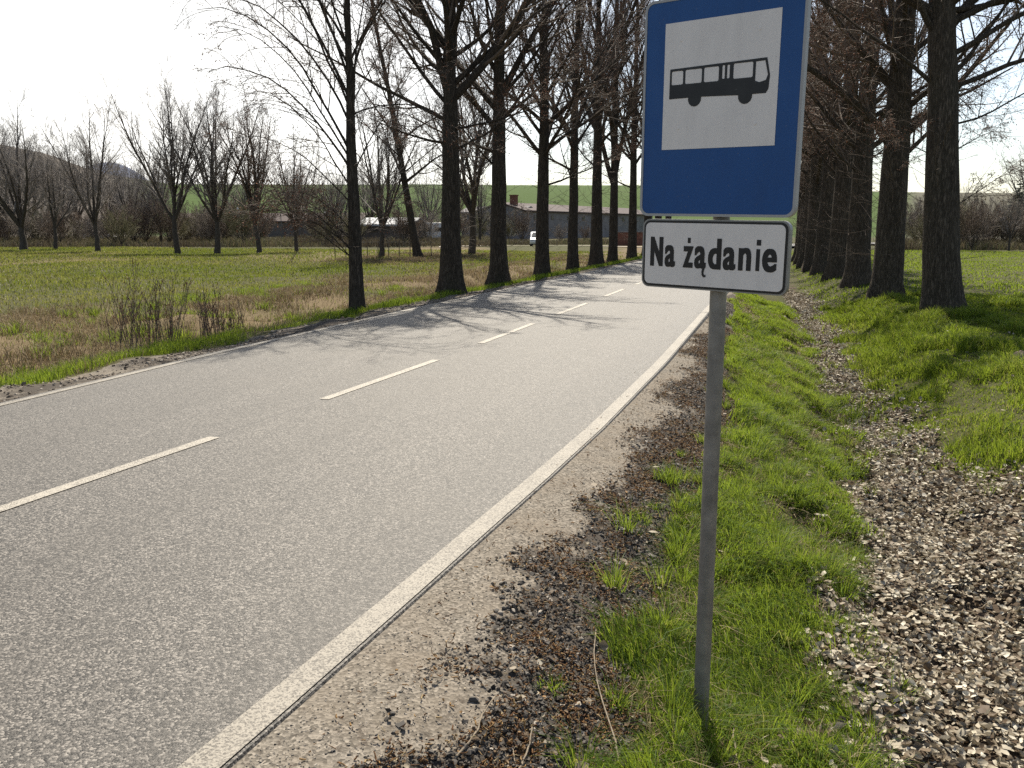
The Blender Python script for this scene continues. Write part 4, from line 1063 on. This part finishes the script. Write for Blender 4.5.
# local sign frame: x right, z up, -y towards the viewer; origin = middle of the blue panel's lower edge
panel = slab('sign_panel', rrect(-0.305, -0.004, 0.305, 0.756, 0.034), 0.0, 0.022, M['sign_back'], sign)
set_world(panel, base)
slab('blue_face', rrect(-0.297, 0.004, 0.297, 0.748, 0.028), -0.0015, -0.0003, M['blue'], panel)
ring('panel_rim', rrect(-0.306, -0.005, 0.306, 0.757, 0.035), rrect(-0.2965, 0.0045, 0.2965, 0.7475, 0.0275), -0.004, 0.020, M['rimgrey'], panel)
slab('white_square', [(-0.219, 0.235), (0.219, 0.235), (0.219, 0.673), (-0.219, 0.673)], -0.0030, -0.0018, M['white'], panel)
# bus pictogram; u,v in the white square 0..1 (v up), read off the photo
sq = lambda u, v: (-0.219 + u*0.438, 0.235 + v*0.438)
def picto(name, y, loops, mat):
    cu = bpy.data.curves.new(name, 'CURVE'); cu.dimensions = '2D'; cu.fill_mode = 'BOTH'; cu.extrude = 0.0004
    for L in loops:
        sp = cu.splines.new('POLY'); sp.points.add(len(L)-1)
        for p_, (a, b) in zip(sp.points, L): p_.co = (a, b, 0, 1)
        sp.use_cyclic_u = True
    tmp = bpy.data.objects.new(name, cu); COL.objects.link(tmp)
    dg = bpy.context.evaluated_depsgraph_get(); dg.update()
    me = bpy.data.meshes.new_from_object(tmp.evaluated_get(dg))
    bpy.data.objects.remove(tmp); bpy.data.curves.remove(cu)
    me.materials.clear(); me.materials.append(mat)
    o = obj(name, me, panel); o.rotation_euler = (pi/2, 0, 0); o.location = (0, y, 0)
    return o
def rl(u0, v0, u1, v1, r=0.012):
    return [sq(a, b) for a, b in rrect(u0, v0, u1, v1, r, 4)][::-1]
body = [(0.058,0.405),(0.222,0.405)]
def arc(cx, cz, r, a0, a1, n=9): return [(cx + r*cos(radians(a0+(a1-a0)*k/(n-1))), cz + r*sin(radians(a0+(a1-a0)*k/(n-1)))) for k in range(n)]
body = [(0.056, 0.405)] + arc(0.292, 0.393, 0.060, 168, 372) + arc(0.735, 0.383, 0.060, 170, 370) + [(0.905, 0.393), (0.925, 0.425), (0.932, 0.525), (0.902, 0.655), (0.058, 0.640)]
wins = [rl(0.074,0.515,0.180,0.622), rl(0.200,0.515,0.350,0.624), rl(0.370,0.515,0.500,0.627), rl(0.530,0.528,0.552,0.630,0.006), rl(0.572,0.528,0.594,0.630,0.006), rl(0.626,0.520,0.790,0.634),
        [sq(*q) for q in [(0.812,0.490),(0.812,0.632),(0.888,0.634),(0.915,0.528),(0.900,0.490),(0.850,0.478)]]]
picto('bus_pictogram', -0.0036, [[sq(*q) for q in body]] + wins, M['black'])
# four faint rivets in the white square
for u, v in ((0.15, 0.86), (0.83, 0.87), (0.15, 0.17), (0.83, 0.17)):
    mb = MB(); a, b = sq(u, v); mb.tube([(a, -0.0028, b), (a, -0.0044, b)], [0.006, 0.005], 10); mb.build('rivet', M['white'], panel)

plate = slab('request_plate', rrect(-0.2925, -0.272, 0.2925, -0.016, 0.030), 0.002, 0.022, M['sign_back'], sign)
set_world(plate, base)
slab('black_border', rrect(-0.2855, -0.2665, 0.2855, -0.0215, 0.026), 0.0, 0.0018, M['black'], plate)
slab('white_face', rrect(-0.2775, -0.2585, 0.2775, -0.0295, 0.020), -0.0014, -0.0002, M['white'], plate)
def glyph(ch, off):
    fc = bpy.data.curves.new('g', 'FONT'); fc.body = ch; fc.size = 1.0; fc.offset = off; fc.resolution_u = 6
    tmp = bpy.data.objects.new('g', fc); COL.objects.link(tmp)
    dg = bpy.context.evaluated_depsgraph_get(); dg.update()
    me = bpy.data.meshes.new_from_object(tmp.evaluated_get(dg)); bpy.data.objects.remove(tmp); bpy.data.curves.remove(fc)
    co = np.array([v.co[:2] for v in me.vertices]); Fs = [tuple(p_.vertices) for p_ in me.polygons]
    bpy.data.meshes.remove(me)
    return co, Fs
U = 0.0125; CAPH = 0.110     # letter boxes read off the plate: x in 1/44 of the plate width, heights in cap heights
lets = [('N', 43, 120, 0, 1.0), ('a', 130, 193, -.01, .735), ('z', 238, 297, 0, .72), ('a', 303, 370, -.01, .735), ('d', 380, 453, -.01, 1.0),
        ('a', 462, 532, -.01, .735), ('n', 545, 613, 0, .735), ('\u0131', 637, 660, 0, .72), ('e', 669, 745, -.01, .735)]
V, Fc = [], []
for ch, a, b, z0, z1 in lets:
    co, Fs = glyph(ch, 0.014)
    lo, hi = co.min(0), co.max(0)
    bx = 0.165 if ch == 'N' else 0.125          # how much of the box the weight takes
    by = 0.030 if ch != 'N' else 0.0
    q = (co - lo)/(hi - lo)
    k = 0
    shifts = [(0, .5)] if ch == '\u0131' else [(u_, v_) for u_ in (0, .33, .67, 1) for v_ in ((0, 1) if by else (.5,))]
    for u_, v_ in shifts:
        xx = bx*u_ + q[:, 0]*(1-bx); zz_ = by*v_ + q[:, 1]*(1-by)
        x = (a + xx*(b-a))/790*0.571 - 0.2855; z = (z0 + zz_*(z1-z0))*CAPH
        n0 = len(V); V += [(x_, -0.00006*k, z_) for x_, z_ in zip(x, z)]; Fc += [tuple(n0 + i for i in f) for f in Fs]; k += 1
for a, b, z0, z1 in [(262, 279, .82, 1.0), (637, 660, .82, 1.0)]:
    n0 = len(V); x0, x1 = [k/790*0.571 - 0.2855 for k in (a, b)]
    V += [(x0, 0, z0*CAPH), (x1, 0, z0*CAPH), (x1, 0, z1*CAPH), (x0, 0, z1*CAPH)]; Fc.append((n0, n0+1, n0+2, n0+3))
og = [(366,.03),(352,.03),(347,-.10),(349,-.22),(358,-.29),(371,-.28),(371,-.205),(362,-.21),(359,-.15),(361,-.07)]
n0 = len(V); V += [(a/790*0.571 - 0.2855, -0.0008, b*CAPH) for a, b in og[::-1]]; Fc.append(tuple(range(n0, n0+len(og))))
me = bpy.data.meshes.new('lettering'); me.from_pydata(V, [], Fc); me.materials.append(M['black']); me.update()
let = obj('lettering', me, plate); let.location = (0.0, -0.0020, -0.192)
# pole and clamps (vertical, behind the panels)
mb = MB(); mb.tube([(0, 0, -0.5), (0, 0, 2.62 - gz)], [0.0305, 0.0305], 28); mb.build('pole', M['galv'], sign, smooth=False)
sign.children[-1].data.shade_smooth()
for zc in (0.12, 0.60):
    mb = MB(); mb.box((0.0, 0.034, zc), (0.30, 0.022, 0.03)); mb.box((0.03, 0.052, zc), (0.09, 0.012, 0.04))
    o = mb.build('bracket', M['galv'], sign, bevel=0.003); set_world(o, base)
mb = MB(); mb.box((0.0, 0.034, -0.14), (0.24, 0.022, 0.03)); mb.box((0.03, 0.052, -0.14), (0.09, 0.012, 0.04))
o = mb.build('bracket', M['galv'], sign, bevel=0.003); set_world(o, base)

# ------------------------------------------------------------------ far buildings and small things
M['plaster'] = simple_mat('grey render', (0.19, 0.178, 0.178), 0.85, 0.1, 0.18, 0.6)
M['plaster2'] = simple_mat('grey brown wall', (0.13, 0.112, 0.10), 0.85, 0.1, 0.25, 0.8)
M['roofred'] = simple_mat('brown roof tiles', (0.060, 0.042, 0.040), 0.8, 0.2, 0.25, 1.5)
M['roofwhite'] = simple_mat('pale roof sheets', (0.40, 0.41, 0.42), 0.6, 0.3, 0.15, 2)
M['brickred'] = simple_mat('red brick', (0.17, 0.078, 0.055), 0.85, 0.1, 0.25, 3)
M['pane'] = simple_mat('dark pane', (0.03, 0.035, 0.04), 0.2, 0.5, 0.1, 3)
M['white_paint'] = simple_mat('white lacquer', (0.74, 0.74, 0.74), 0.3, 0.5, 0.05, 3)
M['rubber'] = simple_mat('tyre rubber', (0.02, 0.02, 0.02), 0.8, 0.2, 0.2, 8)
M['wood'] = simple_mat('weathered wood', (0.16, 0.125, 0.095), 0.85, 0.1, 0.3, 5)
M['wire'] = simple_mat('fence wire', (0.15, 0.15, 0.15), 0.5, 0.4, 0.1, 5, 0.6)
M['globe'] = simple_mat('white lamp globe', (0.82, 0.82, 0.80), 0.3, 0.5, 0.03, 3)

def barn(name, px0, D0, px1, D1, depth, hw, hr, label, wall, roof, nwin=0, chimney=None, zbase=None, fascia=0.5):
    """long building whose front runs from (px0,D0) to (px1,D1)"""
    a = np.array(at_px(px0, D0)); b = np.array(at_px(px1, D1))
    L = float(np.linalg.norm(b-a)); ax = math.atan2(*(b-a)[::-1])
    zg = float(terrain(*((a+b)/2))) if zbase is None else zbase
    r = empty(name, (a[0], a[1], zg - 0.1), ax); tag(r, label, 'barn')
    mb = MB(); mb.box((L/2, depth/2, hw/2 - 0.3), (L, depth, hw + 0.6)); 
    # gables
    mb.add([(0.003, 0, hw), (0.003, depth, hw), (0.003, depth/2, hr-0.12)], [(0, 2, 1)]); mb.add([(L-0.003, 0, hw), (L-0.003, depth, hw), (L-0.003, depth/2, hr-0.12)], [(0, 1, 2)])
    mb.build('wall', M[wall], r)
    mb = MB(); e = 0.45
    poly = [(-e, hw-0.18), (depth/2, hr), (depth+e, hw-0.18), (depth+e, hw+0.04), (depth/2, hr+0.22), (-e, hw+0.04)]
    V = [(-0.3, p_[0], p_[1]) for p_ in poly] + [(L+0.3, p_[0], p_[1]) for p_ in poly]
    F = [(0,1,4,5), (1,2,3,4), (11,10,7,6), (10,9,8,7)] + [(i, i+6, (i+1) % 6 + 6, (i+1) % 6) for i in range(6)]
    mb.add(V, F); rf = mb.build('roof', M[roof], r)
    if chimney is not None:
        mb = MB(); mb.box((chimney, depth*0.35, hr+0.2), (1.0, 1.0, 2.2)); mb.box((chimney, depth*0.35, hr+1.36), (1.2, 1.2, 0.14)); mb.build('chimney', M['brickred'], rf)
    for i in range(nwin):
        x = L*(i+0.6)/(nwin+0.2)
        mb = MB(); mb.box((x, -0.02, hw*0.78), (1.0, 0.08, 0.75)); w = mb.build('window', M['white_paint'] if i % 4 == 5 else M['wood'], r)
        mb = MB(); mb.box((x, -0.07, hw*0.78), (0.84, 0.04, 0.6)); mb.build('pane', M['pane'], w)
    return r
barn('long_barn', 172, 185, 362, 175, 9, 3.4, 4.9, 'long low grey barn with dull red roof beyond the meadow trees', 'plaster2', 'roofred', 6, zbase=-0.3)
barn('grey_barn', 524, 146, 650, 195, 9, 4.9, 6.1, 'large grey barn with brown tiled roof and chimney behind the roadside trunks', 'plaster', 'roofred', 9, chimney=2.0, zbase=-0.3)
barn('grey_annex', 462, 152, 521, 147.5, 7, 4.7, 5.5, 'flat grey annex joined to the left of the large grey barn', 'plaster', 'plaster', 0, zbase=-0.3)
barn('white_roofed_shed', 362, 108, 413, 106, 4.5, 2.35, 3.0, 'brown shed with pale sheet roof behind the wire fence', 'plaster2', 'roofwhite', 2)
# red brick wall at far road side
a = np.array(at_px(611, 92)); b = np.array(at_px(650, 95)); L = float(np.linalg.norm(b-a))
w = empty('brick_wall', (a[0], a[1], -0.3), math.atan2(*(b-a)[::-1])); tag(w, 'low red brick wall at the far end of left roadside row', 'wall')
mb = MB(); mb.box((L/2, 0, 0.75), (L, 0.25, 1.5)); mb.build('brickwork', M['brickred'], w)
mb = MB(); mb.box((L/2, 0, 1.54), (L+0.1, 0.36, 0.08)); mb.build('coping', M['plaster'], w)

# vehicles seen small between trunks
def wheel(parent, x, y, r=0.31):
    mb = MB(); mb.tube([(x, y-0.1, r), (x, y+0.1, r)], [r, r], 20); w = mb.build('wheel', M['rubber'], parent, smooth=False)
    mb = MB(); mb.tube([(x, y-0.112, r), (x, y+0.112, r)], [r*0.6, r*0.6], 16); mb.build('rim', M['roofwhite'], w)
def car(px, D, rz, label):
    x, y = at_px(px, D)
    r = empty('car', (x, y, float(terrain(x, y))), rz); tag(r, label, 'car')
    prof = [(-2.05,0.42),(-1.98,0.24),(1.95,0.24),(2.05,0.45),(2.0,0.72),(1.15,0.90),(0.55,1.36),(-0.9,1.44),(-1.75,1.02),(-2.05,0.92)]
    mb = MB(); mb.prism(prof, -0.82, 0.82); mb.build('body', M['white_paint'], r, bevel=0.06)
    for s in (-1, 1):
        mb = MB(); mb.prism([(-1.25,0.98),(0.85,0.94),(0.45,1.29),(-0.75,1.36)], s*0.825-0.006, s*0.825+0.006); mb.build('side_window', M['pane'], r)
        for wx in (-1.28, 1.28): wheel(r, wx, s*0.74)
    V = [(1.16,-0.68,0.93),(1.16,0.68,0.93),(0.60,0.60,1.345),(0.60,-0.60,1.345)]
    mb = MB(); mb.add(V + [(a_-0.05, b_, c_-0.05) for a_, b_, c_ in V], [(0,1,2,3),(7,6,5,4),(0,4,5,1),(1,5,6,2),(2,6,7,3),(3,7,4,0)])
    o = mb.build('windscreen', M['pane'], r); o.location = (0.03, 0, 0.03)
    for s in (-1, 1):
        mb = MB(); mb.box((1.99, s*0.58, 0.62), (0.10, 0.3, 0.13)); mb.build('headlight', M['roofwhite'], r, bevel=0.02)
    return r
car(538.5, 90, radians(IA+176), 'small white car half hidden behind the fourth roadside trunk')
car(106, 118, radians(IR+25), 'pale parked car at the thicket foot behind an upright grey tree')
x, y = at_px(435, 112)
r = empty('caravan', (x, y, float(terrain(x, y))), radians(IR)); tag(r, 'white caravan between the leaning tree and second roadside trunk', 'caravan')
mb = MB(); mb.prism([(-1.9,0.55),(1.8,0.55),(2.0,1.2),(1.7,2.3),(1.3,2.5),(-1.6,2.5),(-1.95,2.2)], -1.05, 1.05); mb.build('body', M['white_paint'], r, bevel=0.08)
for wx in (-0.9, 0.7):
    mb = MB(); mb.box((wx, -1.055, 1.65), (0.9, 0.03, 0.5)); mb.build('window', M['pane'], r)
for s in (-1, 1): wheel(r, -0.1, s*0.92, 0.3)
mb = MB(); mb.tube([(1.8, 0, 0.6), (3.1, 0, 0.5)], [0.05, 0.04], 8); mb.build('drawbar', M['wire'], r)

# globe lamps in front of the long barn
for k, (px, yp) in enumerate([(243, 209.5), (285, 211.5), (328, 213.5)]):
    D = 100.0; x, y = at_px(px, D); zg = float(terrain(x, y)); top = 1.65 + (228-yp)/F_PX*D
    r = empty('globe_lamp', (x, y, zg)); tag(r, ['leftmost white globe lamp on a thin post by the long barn', 'middle white globe lamp on a thin post by the long barn', 'white globe lamp on a thin post nearest the young roadside tree'][k], 'lamp', 'globe lamps by the long barn')
    mb = MB(); mb.tube([(0, 0, -0.2), (0, 0, top-zg-0.15)], [0.05, 0.04], 8); mb.build('post', M['wire'], r)
    bm_v = IV*0.17 + np.array([0, 0, top-zg])
    o = obj('globe', mesh_np('globe', bm_v, IF, M['globe'], smooth=True), r); sm = o.modifiers.new('s', 'SUBSURF'); sm.levels = sm.render_levels = 2

# wire fence at the far meadow edge
a = np.array([-27.2, 52.6]); b = np.array([-20.4, 54.5])
L = float(np.linalg.norm(b-a)); r = empty('wire_fence', (a[0], a[1], float(terrain(*a))), math.atan2(*(b-a)[::-1]))
tag(r, 'thin wire fence on slim posts in front of the white roofed shed', 'fence')
for i in range(11):
    mb = MB(); mb.tube([(L*i/10, 0, -0.3), (L*i/10 + random.uniform(-.04, .04), 0, 1.2 + random.uniform(-.08, .08))], [0.032, 0.028], 7); mb.build('post', M['wood'], r)
for h in (0.35, 0.7, 1.05):
    mb = MB(); mb.tube([(L*i/10, -0.03, h - 0.02*(i % 2)) for i in range(11)], [0.007]*11, 4); mb.build('wire', M['wire'], r)

# pale farm track in front of the barns
V, F = [], []
for i, px in enumerate(np.linspace(440, 655, 30)):
    for D in (84, 86):
        x, y = at_px(px, D + 5*sin(i*0.12)); V.append((x, y, float(terrain(x, y)) + 0.06))
for i in range(29): F.append((2*i, 2*i+2, 2*i+3, 2*i+1))
M['track'] = simple_mat('track dust', (0.34, 0.30, 0.25), 0.9, 0.1, 0.2, 1)
tag(obj('path', mesh_np('path', np.array(V), np.array(F), M['track'])), kind='structure')

# ------------------------------------------------------------------ sky, sun, camera
SUN_AZ = 13.0      # degrees left of the avenue
SUN_EL = 51.0
w = bpy.data.worlds.new('World'); scene.world = w; w.use_nodes = True
nt = w.node_tree; nt.nodes.clear()
sky = nt.nodes.new('ShaderNodeTexSky'); sky.sky_type = 'NISHITA'; sky.sun_disc = False
sky.sun_elevation = radians(SUN_EL); sky.sun_rotation = radians(-SUN_AZ); sky.air_density = 1.0; sky.dust_density = 1.0; sky.ozone_density = 1.0
bg = nt.nodes.new('ShaderNodeBackground'); bg.inputs[1].default_value = 0.088
ow = nt.nodes.new('ShaderNodeOutputWorld')
tc = nt.nodes.new('ShaderNodeTexCoord')
cn = noise(nt, texco(nt, 'Generated', (1.0, 1.0, 3.0)), 2.2, 6, 0.6)
bw = nt.nodes.new('ShaderNodeRGBToBW'); nt.links.new(sky.outputs[0], bw.inputs[0])
cmb = nt.nodes.new('ShaderNodeMix'); cmb.data_type = 'RGBA'; cmb.blend_type = 'MULTIPLY'; cmb.inputs[0].default_value = 1.0
nt.links.new(bw.outputs[0], cmb.inputs[6]); cmb.inputs[7].default_value = (1.52, 1.49, 1.42, 1)
dt = node(nt, 'ShaderNodeVectorMath', operation='DOT_PRODUCT'); nt.links.new(tc.outputs['Generated'], dt.inputs[0])
dt.inputs[1].default_value = Vector((-0.66, 0.70, 0.26)).normalized()
cl_ = math_(nt, 'ADD', maprange(nt, dt.outputs['Value'], 0.84, 0.97, 0.0, 0.75), maprange(nt, cn, 0.36, 0.70, 0.05, 0.40), True)
nt.links.new(mixc(nt, cl_, sky.outputs[0], cmb.outputs[2]), bg.inputs[0])
nt.links.new(bg.outputs[0], ow.inputs[0])
ld = bpy.data.lights.new('sun', 'SUN'); ld.energy = 5.0; ld.angle = radians(0.55); ld.color = (1.0, 0.92, 0.78)
sun = bpy.data.objects.new('sun', ld); link(sun)
sd = Vector((-sin(radians(SUN_AZ))*cos(radians(SUN_EL)), cos(radians(SUN_AZ))*cos(radians(SUN_EL)), sin(radians(SUN_EL))))
sun.rotation_euler = (-sd).to_track_quat('-Z', 'Y').to_euler()
sun.location = sd*50

cd = bpy.data.cameras.new('camera'); cam = bpy.data.objects.new('camera', cd); link(cam)
cam.location = (0, 0, 1.65); cam.rotation_euler = (pi/2 - cam_pitch, 0, cam_yaw)
cd.sensor_width = 36; cd.lens = F_PX/1024*36; cd.clip_start = 0.05; cd.clip_end = 9000
scene.camera = cam

scene.view_settings.view_transform = 'Standard'; scene.view_settings.look = 'None'
scene.view_settings.exposure = 0.85; scene.view_settings.gamma = 1
scene.render.engine = 'CYCLES'
scene.cycles.use_denoising = False
scene.cycles.max_bounces = 6; scene.cycles.transparent_max_bounces = 4
scene.cycles.sample_clamp_indirect = 4; scene.cycles.sample_clamp_direct = 14
